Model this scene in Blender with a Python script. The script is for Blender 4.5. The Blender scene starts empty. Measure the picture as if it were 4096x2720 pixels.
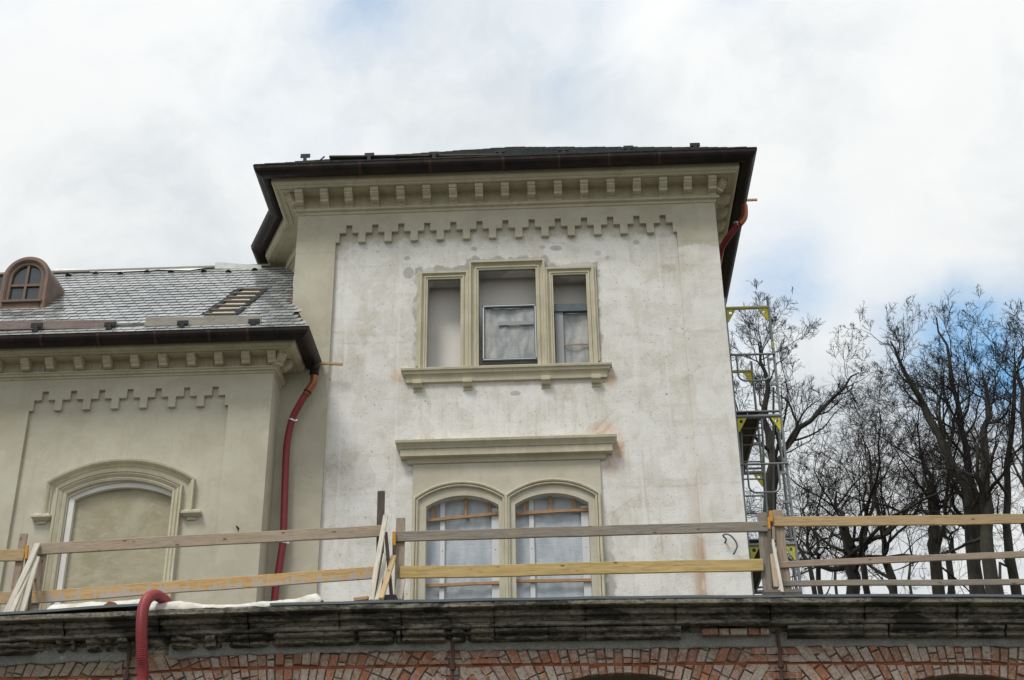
import bpy, bmesh, math, random
import numpy as np
from mathutils import Vector, Matrix, noise as mnoise
from mathutils.geometry import tessellate_polygon
random.seed(7)
RNG = np.random.default_rng(11)
S = bpy.context.scene
COL = S.collection
PI = math.pi

# ------------------------------------------------------------------ camera
# solved from the vanishing points of the photograph; x along the facade, y into depth, z up, eye at the origin
FPX, CX, CY = 5523.0, 2048.0, 1360.0
_Y = np.array([252., -2910., FPX]); _Y /= np.linalg.norm(_Y)
_Z = np.array([-156., 10471., FPX]); _Z -= _Z.dot(_Y) * _Y; _Z /= np.linalg.norm(_Z)
_X = np.cross(_Z, _Y)
if _X[0] < 0: _X = -_X
ROT = np.stack([_X, _Y, _Z], 1)
cam = bpy.data.cameras.new('camera')
cam.sensor_width = 36.0
cam.lens = 36.0 * FPX / 4096.0
cam.clip_start = 0.1
cam.clip_end = 3000.0
camo = bpy.data.objects.new('camera', cam)
COL.objects.link(camo)
r_, u_, f_ = ROT[0], ROT[1], ROT[2]
camo.matrix_world = Matrix(((r_[0], u_[0], -f_[0], 0), (r_[1], u_[1], -f_[1], 0), (r_[2], u_[2], -f_[2], 0), (0, 0, 0, 1)))
S.camera = camo

def ray(px, py):
    return ROT.T @ np.array([(px - CX) / FPX, -(py - CY) / FPX, 1.0])
def U(q, Y):
    r = ray(*q); return r * (Y / r[1])
def UZ(q, Z):
    r = ray(*q); return r * (Z / r[2])
def UXX(q, X):
    r = ray(*q); return r * (X / r[0])
def UP(q, p0, n):
    r = ray(*q); return r * (np.dot(n, p0) / np.dot(n, r))
def crop(ox, oy, s):
    return lambda x, y: (ox + x * s, oy + y * s)
k1 = crop(0, 960, .576); k2 = crop(0, 1800, .5867); k3 = crop(960, 500, .4847); k4 = crop(2000, 500, .4847)
k5 = crop(1500, 960, .449); k6 = crop(1360, 1660, .5102); kA = crop(0, 1000, .3189); kB = crop(600, 1000, .3189)
kC = crop(0, 2050, .287); kD = crop(1400, 2050, .2551); kE = crop(2850, 2000, .2679); kF = crop(2900, 1170, .3378)
kG = crop(2900, 1640, .3378); kH = crop(3000, 1100, .829); kK = crop(700, 1200, .3189)

# ------------------------------------------------------------------ render, light
S.render.engine = 'CYCLES'
S.view_settings.view_transform = 'Standard'
S.view_settings.look = 'None'
S.view_settings.gamma = 1.0
S.view_settings.exposure = 0.7
SUN_EL, SUN_AZ = math.radians(58), math.radians(212)     # azimuth from +y clockwise: behind the viewer, to the left
world = bpy.data.worlds.new('World'); S.world = world; world.use_nodes = True
sun = bpy.data.lights.new('sun', 'SUN'); sun.energy = 1.45; sun.angle = math.radians(16); sun.color = (1.0, .965, .91)
suno = bpy.data.objects.new('sun', sun); COL.objects.link(suno)
sd = Vector((math.sin(SUN_AZ) * math.cos(SUN_EL), math.cos(SUN_AZ) * math.cos(SUN_EL), math.sin(SUN_EL)))
suno.rotation_euler = sd.to_track_quat('Z', 'Y').to_euler()

class NT:
    """small helper for node graphs"""
    def __init__(s, tree): s.t = tree; s.n = tree.nodes; s.l = tree.links
    def node(s, kind, **kw):
        n = s.n.new(kind)
        for k, v in kw.items(): setattr(n, k, v)
        return n
    def set(s, inp, v):
        if isinstance(v, bpy.types.NodeSocket): s.l.new(v, inp)
        elif v is not None:
            if isinstance(v, (tuple, list)) and inp.type == 'RGBA' and len(v) == 3: v = (*v, 1)
            inp.default_value = v
    def math(s, op, a, b=0.0, c=None, clamp=False):
        n = s.node('ShaderNodeMath', operation=op, use_clamp=clamp)
        s.set(n.inputs[0], a); s.set(n.inputs[1], b)
        if c is not None: s.set(n.inputs[2], c)
        return n.outputs[0]
    def vmath(s, op, a, b):
        n = s.node('ShaderNodeVectorMath', operation=op)
        s.set(n.inputs[0], a); s.set(n.inputs[1], b)
        return n.outputs['Value'] if op in ('DOT_PRODUCT', 'LENGTH', 'DISTANCE') else n.outputs[0]
    def noise(s, vec, scale, detail=4, rough=.55, dist=0.0):
        n = s.node('ShaderNodeTexNoise'); s.set(n.inputs['Vector'], vec)
        n.inputs['Scale'].default_value = scale; n.inputs['Detail'].default_value = detail
        n.inputs['Roughness'].default_value = rough; n.inputs['Distortion'].default_value = dist
        return n.outputs['Fac']
    def noisec(s, vec, scale, detail=3):
        n = s.node('ShaderNodeTexNoise'); s.set(n.inputs['Vector'], vec)
        n.inputs['Scale'].default_value = scale; n.inputs['Detail'].default_value = detail
        return n.outputs['Color']
    def map(s, v, a, b, lo=0.0, hi=1.0, smooth=True):
        n = s.node('ShaderNodeMapRange'); n.interpolation_type = 'SMOOTHSTEP' if smooth else 'LINEAR'
        s.set(n.inputs['Value'], v); n.inputs['From Min'].default_value = a; n.inputs['From Max'].default_value = b
        n.inputs['To Min'].default_value = lo; n.inputs['To Max'].default_value = hi
        return n.outputs['Result']
    def mix(s, f, a, b, mode='MIX'):
        n = s.node('ShaderNodeMix', data_type='RGBA', blend_type=mode)
        s.set(n.inputs[0], f); s.set(n.inputs[6], a); s.set(n.inputs[7], b)
        return n.outputs[2]
    def scale(s, vec, sc, off=(0, 0, 0)):
        n = s.node('ShaderNodeMapping'); s.set(n.inputs['Vector'], vec)
        n.inputs['Scale'].default_value = sc; n.inputs['Location'].default_value = off
        return n.outputs[0]
    def sep(s, vec):
        n = s.node('ShaderNodeSeparateXYZ'); s.set(n.inputs[0], vec); return n.outputs
    def bump(s, h, strength=.3, dist=.01):
        n = s.node('ShaderNodeBump'); n.inputs['Strength'].default_value = strength
        n.inputs['Distance'].default_value = dist; s.set(n.inputs['Height'], h); return n.outputs[0]

# sky: Nishita blue seen through a broken layer of bright cloud
w = NT(world.node_tree)
bg = world.node_tree.nodes['Background']
sky = w.node('ShaderNodeTexSky', sky_type='NISHITA', sun_disc=False)
sky.sun_elevation = SUN_EL; sky.sun_rotation = SUN_AZ; sky.altitude = 350; sky.dust_density = .6; sky.ozone_density = 1.4
tc = w.node('ShaderNodeTexCoord').outputs['Generated']
dirn = w.node('ShaderNodeVectorMath', operation='NORMALIZE'); w.set(dirn.inputs[0], tc); dirn = dirn.outputs[0]
warpc = w.vmath('SUBTRACT', w.noisec(dirn, 5.0, 5), (.5, .5, .5))
wsc = w.node('ShaderNodeVectorMath', operation='SCALE'); w.set(wsc.inputs[0], warpc); wsc.inputs['Scale'].default_value = .16
wd = w.vmath('ADD', dirn, wsc.outputs[0])
stretch = w.scale(wd, (1, 1, 1.7))
thin = w.map(w.noise(stretch, 4.2, 6, .55), .30, .46, 1.0, 0.0)         # where the layer is thin
gap = w.math('MULTIPLY', thin, .13)
for (gx, gy, rad, amt) in ((1390, 110, .045, .36), (1480, 40, .03, .2), (2190, 130, .04, .24), (2800, 10, .03, .3), (3290, 1060, .04, .16), (3350, 1250, .036, .42),
                           (4010, 1500, .052, 1.0), (3720, 1300, .04, .15), (3900, 1420, .035, .3), (3120, 1390, .04, .2), (2330, 420, .035, .2), (1750, 270, .04, .18), (3020, 1180, .04, .08)):
    d_ = ray(gx, gy); d_ = d_ / np.linalg.norm(d_)
    b_ = w.math('DISTANCE', 0, 0) if False else w.vmath('DISTANCE', wd, tuple(float(v) for v in d_))
    gap = w.math('ADD', gap, w.map(b_, 0.0, rad * 1.5, amt, 0.0))
fine = w.noise(stretch, 13.0, 7, .6)
gapn = w.math('MULTIPLY', gap, w.map(fine, .25, .75, 1.15, .5), clamp=True)
shade = w.noise(w.scale(wd, (1, 1, 1.5), (3.1, 1.7, .4)), 4.4, 7, .58)
cloud = w.mix(w.map(shade, .36, .60), (.455, .485, .503), (.58, .59, .592))
cloud = w.mix(w.map(w.noise(wd, 9.0, 6, .6), .42, .7, 0, .5), cloud, (.63, .635, .63))
elev = w.sep(dirn)[2]
cie = w.node('ShaderNodeVectorMath', operation='SCALE'); w.set(cie.inputs[0], cloud); w.set(cie.inputs['Scale'], w.map(elev, 0.0, 1.0, .74, 1.17, smooth=False)); cloud = cie.outputs[0]
blue = w.node('ShaderNodeVectorMath', operation='SCALE'); w.set(blue.inputs[0], w.vmath('MULTIPLY', sky.outputs[0], (.80, 1.10, 1.06))); blue.inputs['Scale'].default_value = .15
w.set(bg.inputs['Color'], w.mix(gapn, cloud, blue.outputs[0]))
bg.inputs['Strength'].default_value = 1.0

# ------------------------------------------------------------------ object helpers
def base_loc(o):
    return o.matrix_basis.copy() if o else Matrix.Identity(4)
WM = {}
def link(o, parent=None):
    COL.objects.link(o)
    m = o.matrix_basis.copy()
    if parent is not None:
        o.parent = parent
        o.matrix_parent_inverse = WM[parent.name].inverted()
    WM[o.name] = m
    return o
def thing(name, loc, label, cat, group=None):
    o = bpy.data.objects.new(name, None); o.location = loc; o.empty_display_size = .2
    link(o); tag(o, label, cat, group); return o
def tag(o, label=None, cat=None, group=None, kind=None):
    if label: o['label'] = label
    if cat: o['category'] = cat
    if group: o['group'] = group
    if kind: o['kind'] = kind
    return o
def obj(name, data, mat, parent=None, matrix=None, smooth=False):
    me = bpy.data.meshes.new(name)
    v, f = data
    me.from_pydata([tuple(map(float, p)) for p in v], [], f); me.update()
    if smooth: me.shade_smooth()
    return objm(name, me, mat, parent, matrix)
def objm(name, me, mat, parent=None, matrix=None):
    if mat is not None and not len(me.materials): me.materials.append(mat)
    o = bpy.data.objects.new(name, me)
    if matrix is not None: o.matrix_basis = matrix
    return link(o, parent)
def npmesh(name, V, Q):
    me = bpy.data.meshes.new(name)
    n, m, k = len(V), len(Q), Q.shape[1]
    me.vertices.add(n); me.vertices.foreach_set('co', np.ascontiguousarray(V, dtype=np.float32).ravel())
    me.loops.add(m * k); me.loops.foreach_set('vertex_index', np.ascontiguousarray(Q, dtype=np.int32).ravel())
    me.polygons.add(m); me.polygons.foreach_set('loop_start', np.arange(0, m * k, k, dtype=np.int32))
    me.polygons.foreach_set('loop_total', np.full(m, k, dtype=np.int32))
    me.update(calc_edges=True); return me
def join(*parts):
    V, F = [], []
    for v, f in parts:
        o = len(V); V += list(v); F += [tuple(i + o for i in q) for q in f]
    return V, F
def box(x0, x1, y0, y1, z0, z1):
    v = [(x0, y0, z0), (x1, y0, z0), (x1, y1, z0), (x0, y1, z0), (x0, y0, z1), (x1, y0, z1), (x1, y1, z1), (x0, y1, z1)]
    return v, [(0, 3, 2, 1), (4, 5, 6, 7), (0, 1, 5, 4), (1, 2, 6, 5), (2, 3, 7, 6), (3, 0, 4, 7)]
def plate(loops, y0, y1):
    """prism with holes: loops of (x,z), front at y0, back at y1"""
    pts = [p for l in loops for p in l]
    tris = tessellate_polygon([[Vector((p[0], p[1], 0)) for p in l] for l in loops])
    n = len(pts)
    v = [(p[0], y0, p[1]) for p in pts] + [(p[0], y1, p[1]) for p in pts]
    f = []
    for t in tris:
        a, b, c = [Vector(pts[i]) for i in t]
        if (b - a).cross(c - a) < 0: t = (t[0], t[2], t[1])
        f.append(tuple(t)); f.append((t[2] + n, t[1] + n, t[0] + n))
    o = 0
    for l in loops:
        m = len(l)
        for i in range(m):
            a, b = o + i, o + (i + 1) % m
            f.append((a, b, b + n, a + n))
        o += m
    return v, f
def offs(path, closed=False):
    """mitred right-hand normals of a 2d polyline"""
    P = [Vector(p) for p in path]; n = len(P); out = []
    for i in range(n):
        a = P[i - 1] if (i > 0 or closed) else None
        b = P[(i + 1) % n] if (i < n - 1 or closed) else None
        d1 = (P[i] - a).normalized() if a is not None else None
        d2 = (b - P[i]).normalized() if b is not None else None
        n1 = Vector((d1.y, -d1.x)) if d1 else None
        n2 = Vector((d2.y, -d2.x)) if d2 else None
        if n1 is None: out.append(n2)
        elif n2 is None: out.append(n1)
        else:
            m = n1 + n2
            m = m / max(.25, (1 + n1.dot(n2))); out.append(m)
    return P, out
def sweep(path, prof, plane='XY', y=0.0, closed=False, cap=True):
    """prof: (offset, height). plane XY: height is z; plane XZ: height is towards the viewer from y"""
    P, N = offs(path, closed); v = []
    for p, n in zip(P, N):
        for (u, h) in prof:
            q = p + n * u
            v.append((q.x, q.y, h) if plane == 'XY' else (q.x, y - h, q.y))
    m, k = len(P), len(prof); f = []
    for i in range(m if closed else m - 1):
        j = (i + 1) % m
        for t in range(k - 1):
            f.append((i * k + t, i * k + t + 1, j * k + t + 1, j * k + t))
    if cap and not closed:
        f.append(tuple(range(k - 1, -1, -1))); f.append(tuple((m - 1) * k + t for t in range(k)))
    return v, f
def tube(pts, rad, n=10, ribs=None):
    """tube through smoothed points; ribs=(pitch, depth) makes it corrugated"""
    P = [Vector(p) for p in pts]
    dense = []
    for i in range(len(P) - 1):
        a, b, c, d = P[max(i - 1, 0)], P[i], P[i + 1], P[min(i + 2, len(P) - 1)]
        L = (c - b).length
        m = max(2, int(L / (.035 if ribs is None else ribs[0] / 4)))
        for t in range(m):
            s = t / m
            dense.append(.5 * ((2 * b) + (c - a) * s + (2 * a - 5 * b + 4 * c - d) * s * s + (3 * b - a - 3 * c + d) * s ** 3))
    dense.append(P[-1])
    return tube_raw(dense, rad, n, ribs)
def tube_raw(P, rad, n=8, ribs=None):
    P = [Vector(p) for p in P]
    v, f = [], []
    ref = None; s = 0.0
    for i, p in enumerate(P):
        t = (P[min(i + 1, len(P) - 1)] - P[max(i - 1, 0)]).normalized()
        if i: s += (P[i] - P[i - 1]).length
        if ref is None: ref = t.orthogonal().normalized()
        ref = (ref - t * ref.dot(t)).normalized(); bi = t.cross(ref)
        r = rad[i] if isinstance(rad, (list, tuple)) else rad
        if ribs: r = r * (1 - ribs[1] * (.5 + .5 * math.cos(2 * PI * s / ribs[0])) ** 2)
        for q in range(n):
            a = 2 * PI * q / n
            v.append(p + ref * (r * math.cos(a)) + bi * (r * math.sin(a)))
    for i in range(len(P) - 1):
        for q in range(n):
            q2 = (q + 1) % n
            f.append((i * n + q, i * n + q2, (i + 1) * n + q2, (i + 1) * n + q))
    f.append(tuple(range(n - 1, -1, -1))); f.append(tuple((len(P) - 1) * n + q for q in range(n)))
    return v, f
def board(name, p0, p1, wid, thk, mat, parent, up=(0, 0, 1), jag=.0, bev=.004):
    """timber from p0 to p1 (centre line), wid along up, thk across; local x runs along the grain"""
    p0, p1 = Vector(p0), Vector(p1); d = p1 - p0; L = d.length; x = d / L
    z = Vector(up); z = (z - x * z.dot(x)).normalized(); y = z.cross(x)
    M = Matrix(((x.x, y.x, z.x, p0.x), (x.y, y.y, z.y, p0.y), (x.z, y.z, z.z, p0.z), (0, 0, 0, 1)))
    bm = bmesh.new()
    nx = max(1, int(L / .35)); rows = []
    for i in range(nx + 1):
        s = L * i / nx; wob = random.uniform(-1, 1) * .004 * (L > 1); tw = random.uniform(-1, 1) * .003
        e0 = random.uniform(-jag, jag) if i in (0, nx) else 0
        rows.append([bm.verts.new((s + e0 * k, yy * thk / 2 + tw, zz * wid / 2 + wob)) for k, (yy, zz) in enumerate(((-1, -1), (1, -1), (1, 1), (-1, 1)))])
    for a, b in zip(rows, rows[1:]):
        for k in range(4): bm.faces.new((a[k], a[(k + 1) % 4], b[(k + 1) % 4], b[k]))
    bm.faces.new(rows[0][::-1]); bm.faces.new(rows[-1])
    bmesh.ops.recalc_face_normals(bm, faces=bm.faces)
    if bev:
        es = [e for e in bm.edges if len(e.link_faces) == 2 and e.calc_face_angle() > 1]
        bmesh.ops.bevel(bm, geom=es, offset=bev, segments=1, affect='EDGES')
    me = bpy.data.meshes.new(name); bm.to_mesh(me); bm.free()
    return objm(name, me, mat, parent, M)
def clip(poly, a, b, c):
    """keep a*x+b*z<=c"""
    out = []
    for i in range(len(poly)):
        p, q = poly[i], poly[(i + 1) % len(poly)]
        fp, fq = a * p[0] + b * p[1] - c, a * q[0] + b * q[1] - c
        if fp <= 0: out.append(p)
        if (fp < 0 < fq) or (fq < 0 < fp):
            t = fp / (fp - fq); out.append((p[0] + (q[0] - p[0]) * t, p[1] + (q[1] - p[1]) * t))
    return out
def interp(x, tab):
    if x <= tab[0][0]: return tab[0][1]
    for (a, va), (b, vb) in zip(tab, tab[1:]):
        if x <= b: return va + (vb - va) * (x - a) / (b - a)
    return tab[-1][1]
def arc(x0, z0, x1, z1, rise, n=18):
    """points of a segmental arch from (x0,z0) to (x1,z1)"""
    c = Vector((x1 - x0, z1 - z0)); L = c.length; c /= L; nrm = Vector((-c.y, c.x))
    R = (L * L / 4 + rise * rise) / (2 * rise); half = math.asin(min(1, L / 2 / R)); out = []
    for i in range(n + 1):
        a = -half + 2 * half * i / n
        q = Vector((x0, z0)) + c * (L / 2 + R * math.sin(a)) + nrm * (R * math.cos(a) - (R - rise))
        out.append((q.x, q.y))
    return out

# ------------------------------------------------------------------ materials
MAT = {}
def material(name):
    m = bpy.data.materials.new(name); m.use_nodes = True
    g = NT(m.node_tree); b = m.node_tree.nodes['Principled BSDF']; MAT[name] = m
    g.pos = g.node('ShaderNodeNewGeometry').outputs['Position']
    g.obj = g.node('ShaderNodeTexCoord').outputs['Object']
    g.rnd = g.node('ShaderNodeObjectInfo').outputs['Random']
    g.b = b
    return g
def finish(g, col, rough=.8, h=None, bs=.3, bd=.01, spec=.3, metal=0.0):
    g.set(g.b.inputs['Base Color'], col); g.set(g.b.inputs['Roughness'], rough)
    g.b.inputs['Specular IOR Level'].default_value = spec; g.b.inputs['Metallic'].default_value = metal
    if h is not None: g.set(g.b.inputs['Normal'], g.bump(h, bs, bd))

# new lime plaster, beige
def new_plaster_col(g):
    n1 = g.noise(g.pos, .9, 5, .6); n2 = g.noise(g.pos, 5.5, 6, .65, .4); n3 = g.noise(g.pos, 90, 3)
    col = g.mix(g.map(n1, .3, .7), (.455, .425, .330), (.545, .520, .420))
    col = g.mix(g.map(n2, .45, .75, 0, .5), col, (.43, .385, .275))
    st = g.noise(g.scale(g.pos, (3.5, 3.5, .35)), 1.6, 5, .6)
    pa_ = g.noise(g.scale(g.pos, (1, 1, 1.2), (1, 5, 3)), 1.4, 4, .55, .8)
    col = g.mix(g.map(pa_, .53, .56, 0, .22), col, (.60, .575, .475)); col = g.mix(g.map(pa_, .43, .40, 0, .25), col, (.41, .375, .28))
    col = g.mix(g.map(st, .5, .75, 0, .35), col, (.40, .37, .28))
    col = g.mix(g.map(n3, .35, .75, 0, .22), col, (.36, .33, .26))
    h = g.math('ADD', g.math('MULTIPLY', n2, .5), g.math('MULTIPLY', n3, .5))
    return col, h
g = material('new_plaster'); c_, h_ = new_plaster_col(g); finish(g, c_, .9, h_, .25, .012)
g = material('trim_plaster')
n1 = g.noise(g.pos, 2.2, 5, .6); n3 = g.noise(g.pos, 70, 3)
c_ = g.mix(g.map(n1, .3, .7), (.475, .435, .315), (.56, .52, .395)); c_ = g.mix(g.map(n3, .4, .8, 0, .2), c_, (.38, .34, .25))
dt = g.noise(g.scale(g.pos, (2, 2, .8)), 4.0, 6, .68, .5); c_ = g.mix(g.map(dt, .52, .70, 0, .45), c_, (.34, .31, .225)); c_ = g.mix(g.map(dt, .44, .33, 0, .35), c_, (.66, .63, .52))
finish(g, c_, .85, g.math('ADD', n3, dt), .3, .01)
g = material('blind_plaster')
n1 = g.noise(g.pos, 1.6, 6, .62, .6); n2 = g.noise(g.pos, 9, 5)
c_ = g.mix(g.map(n1, .3, .7), (.325, .295, .20), (.44, .405, .295)); c_ = g.mix(g.map(n2, .5, .75, 0, .4), c_, (.33, .29, .19))
sw_ = g.noise(g.scale(g.pos, (1.2, 1, 3)), 2.6, 6, .65, 1.4); c_ = g.mix(g.map(sw_, .55, .62, 0, .3), c_, (.54, .50, .39)); c_ = g.mix(g.map(sw_, .42, .36, 0, .4), c_, (.30, .26, .165))
finish(g, c_, .9, g.math('ADD', n2, sw_), .3, .01)
g = material('white_reveal')
n1 = g.noise(g.pos, 3, 5); finish(g, g.mix(g.map(n1, .3, .75), (.78, .765, .73), (.68, .66, .615)), .85)
g = material('niche_plaster')
n1 = g.noise(g.pos, 2, 5); finish(g, g.mix(g.map(n1, .3, .7), (.70, .67, .625), (.76, .73, .69)), .9)

# brick, shared by the parapet pieces
g = material('old_brick')
n1 = g.noise(g.pos, 24, 7, .72, .6); n2 = g.noise(g.pos, 45, 4, .6); n3 = g.noise(g.pos, 2.3, 3)
red = g.mix(g.rnd, (.335, .115, .058), (.17, .085, .06))
red = g.mix(g.map(n2, .35, .75, 0, .45), red, (.46, .19, .09))
red = g.mix(g.map(g.math('FRACT', g.math('MULTIPLY', g.rnd, 7.3)), .6, .9, 0, .55), red, (.27, .16, .105))
lime = g.mix(n2, (.48, .43, .38), (.31, .255, .21))
amt = g.math('ADD', g.math('MULTIPLY', g.math('FRACT', g.math('MULTIPLY', g.rnd, 13.7)), .26), g.math('ADD', n1, g.math('MULTIPLY', n3, .35)))
c_ = g.mix(g.map(amt, .66, .93, .05, .9), red, lime)
px_ = g.sep(g.pos)[0]
c_ = g.mix(g.map(px_, -3.1, -4.0, 0, .55), c_, (.20, .16, .105))          # sooty left end of the arcade
c_ = g.mix(g.map(n2, .50, .72, 0, .65), c_, (.10, .07, .052))
finish(g, c_, .92, g.math('ADD', n1, n2), .6, .012)
g = material('chase_brick')
n1 = g.noise(g.pos, 16, 5); finish(g, g.mix(n1, (.30, .10, .05), (.17, .065, .035)), .95, n1, .6, .015)
g = material('joint_mortar')
n1 = g.noise(g.pos, 25, 5); finish(g, g.mix(n1, (.13, .11, .09), (.25, .22, .185)), .95, n1, .7, .01)
g = material('grey_mortar')
n1 = g.noise(g.pos, 5, 6, .6); n2 = g.noise(g.scale(g.pos, (1, 1, 1.3)), 55, 5, .65); n3 = g.noise(g.scale(g.pos, (1, 1, 2.2), (4, 0, 2)), 4.2, 5, .7)
c_ = g.mix(g.map(n1, .3, .7), (.25, .25, .235), (.35, .35, .33)); c_ = g.mix(g.map(n2, .42, .7, 0, .6), c_, (.14, .14, .125))
pxl = g.map(g.sep(g.pos)[0], -1.0, -2.4, 0, 1)
c_ = g.mix(g.math('MULTIPLY', g.map(n3, .57, .70, 0, .8), pxl), c_, (.62, .62, .61))
finish(g, c_, .95, g.math('ADD', n2, g.math('MULTIPLY', n1, 2)), .8, .02)
# old cornice stone: sandstone under soot and lichen
g = material('cornice_stone')
p2 = g.scale(g.pos, (1, 1, 3.2))
n1 = g.noise(p2, 2.1, 8, .72, .5); n2 = g.noise(g.scale(g.pos, (1, 1, 1.8)), 24, 6, .7); n3 = g.noise(g.scale(g.pos, (.7, 1, 5)), 6, 6, .65); n4 = g.noise(g.pos, 75, 4, .6)
c_ = g.mix(g.map(n3, .32, .68), (.11, .099, .078), (.29, .268, .215))
c_ = g.mix(g.map(g.rnd, 0, 1, 0, .35), c_, (.24, .225, .185))
c_ = g.mix(g.map(n1, .46, .57, 0, .88), c_, (.026, .025, .021))
c_ = g.mix(g.map(n2, .50, .64, 0, .75), c_, (.040, .037, .029))
c_ = g.mix(g.map(g.noise(p2, 30, 5, .65), .60, .72, 0, .4), c_, (.38, .36, .30))
c_ = g.mix(g.map(n4, .55, .72, 0, .5), c_, (.05, .045, .035))
finish(g, c_, .93, g.math('ADD', n2, n4), .6, .015)
g = material('zinc_sheet')
n1 = g.noise(g.pos, 3, 4); finish(g, g.mix(n1, (.16, .19, .205), (.26, .30, .32)), .42, None, metal=.55, spec=.5)
g = material('iron_rust')
n1 = g.noise(g.pos, 30, 4); finish(g, g.mix(n1, (.055, .03, .024), (.10, .055, .04)), .8, n1, .4, .004)
# copper: dull brown with brighter handling marks
g = material('brown_copper')
n1 = g.noise(g.scale(g.pos, (1.2, 1.2, .6)), 2.2, 6, .65); n2 = g.noise(g.scale(g.pos, (6, 6, 1)), 2.5, 4, .6)
c_ = g.mix(g.map(n1, .35, .7), (.017, .0145, .0145), (.040, .027, .023)); c_ = g.mix(g.map(n2, .6, .76, 0, .4), c_, (.16, .075, .045))
finish(g, c_, g.map(n1, .3, .7, .48, .62), None, metal=.55, spec=.4)
g = material('bright_copper')
n1 = g.noise(g.pos, 9, 4); finish(g, g.mix(n1, (.36, .125, .06), (.25, .085, .045)), .42, None, metal=.6, spec=.5)
g = material('dormer_copper')
n1 = g.noise(g.pos, 4, 6, .65); c_ = g.mix(g.map(n1, .35, .65), (.115, .078, .062), (.185, .115, .085)); c_ = g.mix(g.map(g.noise(g.pos, 11, 4), .55, .75, 0, .6), c_, (.12, .085, .075))
finish(g, c_, .5, None, metal=.4, spec=.5)
g = material('slate')
n1 = g.noise(g.pos, 12, 5); n2 = g.noise(g.pos, 60, 3)
c_ = g.mix(g.rnd, (.20, .215, .215), (.40, .415, .415)); c_ = g.mix(g.map(n1, .4, .7, 0, .4), c_, (.20, .215, .21)); c_ = g.mix(g.map(g.noise(g.pos, 1.3, 5, .6), .5, .68, 0, .45), c_, (.15, .165, .15))
finish(g, c_, g.math('ADD', .13, g.math('MULTIPLY', g.rnd, .12)), n2, .12, .003, spec=.9)
g.b.inputs['IOR'].default_value = 1.75
g = material('slate_dark'); n1 = g.noise(g.pos, 14, 4); finish(g, g.mix(n1, (.05, .06, .058), (.11, .125, .12)), .5)
g = material('slate_edge'); finish(g, (.022, .026, .027), .8)
g = material('roof_deck'); n1 = g.noise(g.pos, 7, 4); finish(g, g.mix(n1, (.50, .47, .41), (.62, .59, .53)), .85)
g = material('white_membrane'); n1 = g.noise(g.pos, 5, 5); n2 = g.noise(g.pos, 40, 4, .6)
c_ = g.mix(g.map(n1, .35, .7), (.74, .74, .73), (.60, .59, .57)); finish(g, g.mix(g.map(n2, .62, .72, 0, .6), c_, (.38, .33, .27)), .75)
g = material('fleece'); n1 = g.noise(g.pos, 9, 6, .65); n2 = g.noise(g.pos, 26, 5)
c_ = g.mix(g.map(n1, .35, .7), (.66, .64, .60), (.46, .43, .37)); finish(g, c_, .9, g.math('ADD', n1, g.math('MULTIPLY', n2, .3)), .6, .03)
def wood(name, a, b, grey, knots=True, ga=.5, rough=.8):
    g = material(name)
    off = g.node('ShaderNodeCombineXYZ'); g.set(off.inputs[0], g.math('MULTIPLY', g.rnd, 37.0)); g.set(off.inputs[2], g.math('MULTIPLY', g.rnd, 11.0))
    v = g.vmath('ADD', g.obj, off.outputs[0])
    gr = g.noise(g.scale(v, (.7, 14, 14)), 3.2, 5, .6, .8)
    blot = g.noise(g.scale(v, (1.2, 2, 4)), 1.3, 4, .6)
    fine = g.noise(g.scale(v, (1.6, 20, 20)), 5, 4, .65)
    c = g.mix(g.map(gr, .3, .7), a, b)
    c = g.mix(g.map(blot, .38, .68, 0, ga), c, grey)
    c = g.mix(g.map(fine, .45, .7, 0, .6), c, tuple(x * .5 for x in a))
    if knots:
        vo = g.node('ShaderNodeTexVoronoi'); g.set(vo.inputs['Vector'], g.scale(v, (1, .6, 2.4))); vo.inputs['Scale'].default_value = 4.6
        c = g.mix(g.map(vo.outputs['Distance'], .06, .15, .85, 0), c, (.10, .055, .03))
    finish(g, c, rough, gr, .35, .006); return g
wood('wood_tan', (.33, .255, .18), (.42, .335, .245), (.27, .24, .205))
wood('wood_fresh', (.42, .285, .14), (.53, .38, .20), (.33, .26, .175), ga=.55)
wood('wood_yellow', (.46, .325, .125), (.58, .43, .19), (.38, .28, .14), ga=.35)
wood('wood_brown', (.17, .14, .105), (.24, .20, .155), (.13, .11, .085), knots=False)
wood('wood_grey', (.20, .18, .15), (.29, .26, .225), (.33, .25, .17), ga=.4)
wood('wood_dark', (.085, .07, .055), (.14, .115, .09), (.06, .05, .042))
wood('wood_pale', (.45, .41, .34), (.55, .515, .44), (.36, .33, .275), knots=False)
wood('wood_batten', (.36, .215, .115), (.45, .285, .16), (.30, .19, .11), knots=False, ga=.3)
wood('wood_purple', (.20, .155, .14), (.28, .225, .205), (.15, .12, .11), ga=.5)
wood('wood_roofboard', (.29, .27, .235), (.38, .355, .31), (.24, .22, .19))
wood('wood_red', (.32, .24, .175), (.40, .31, .235), (.27, .235, .20))
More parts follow.
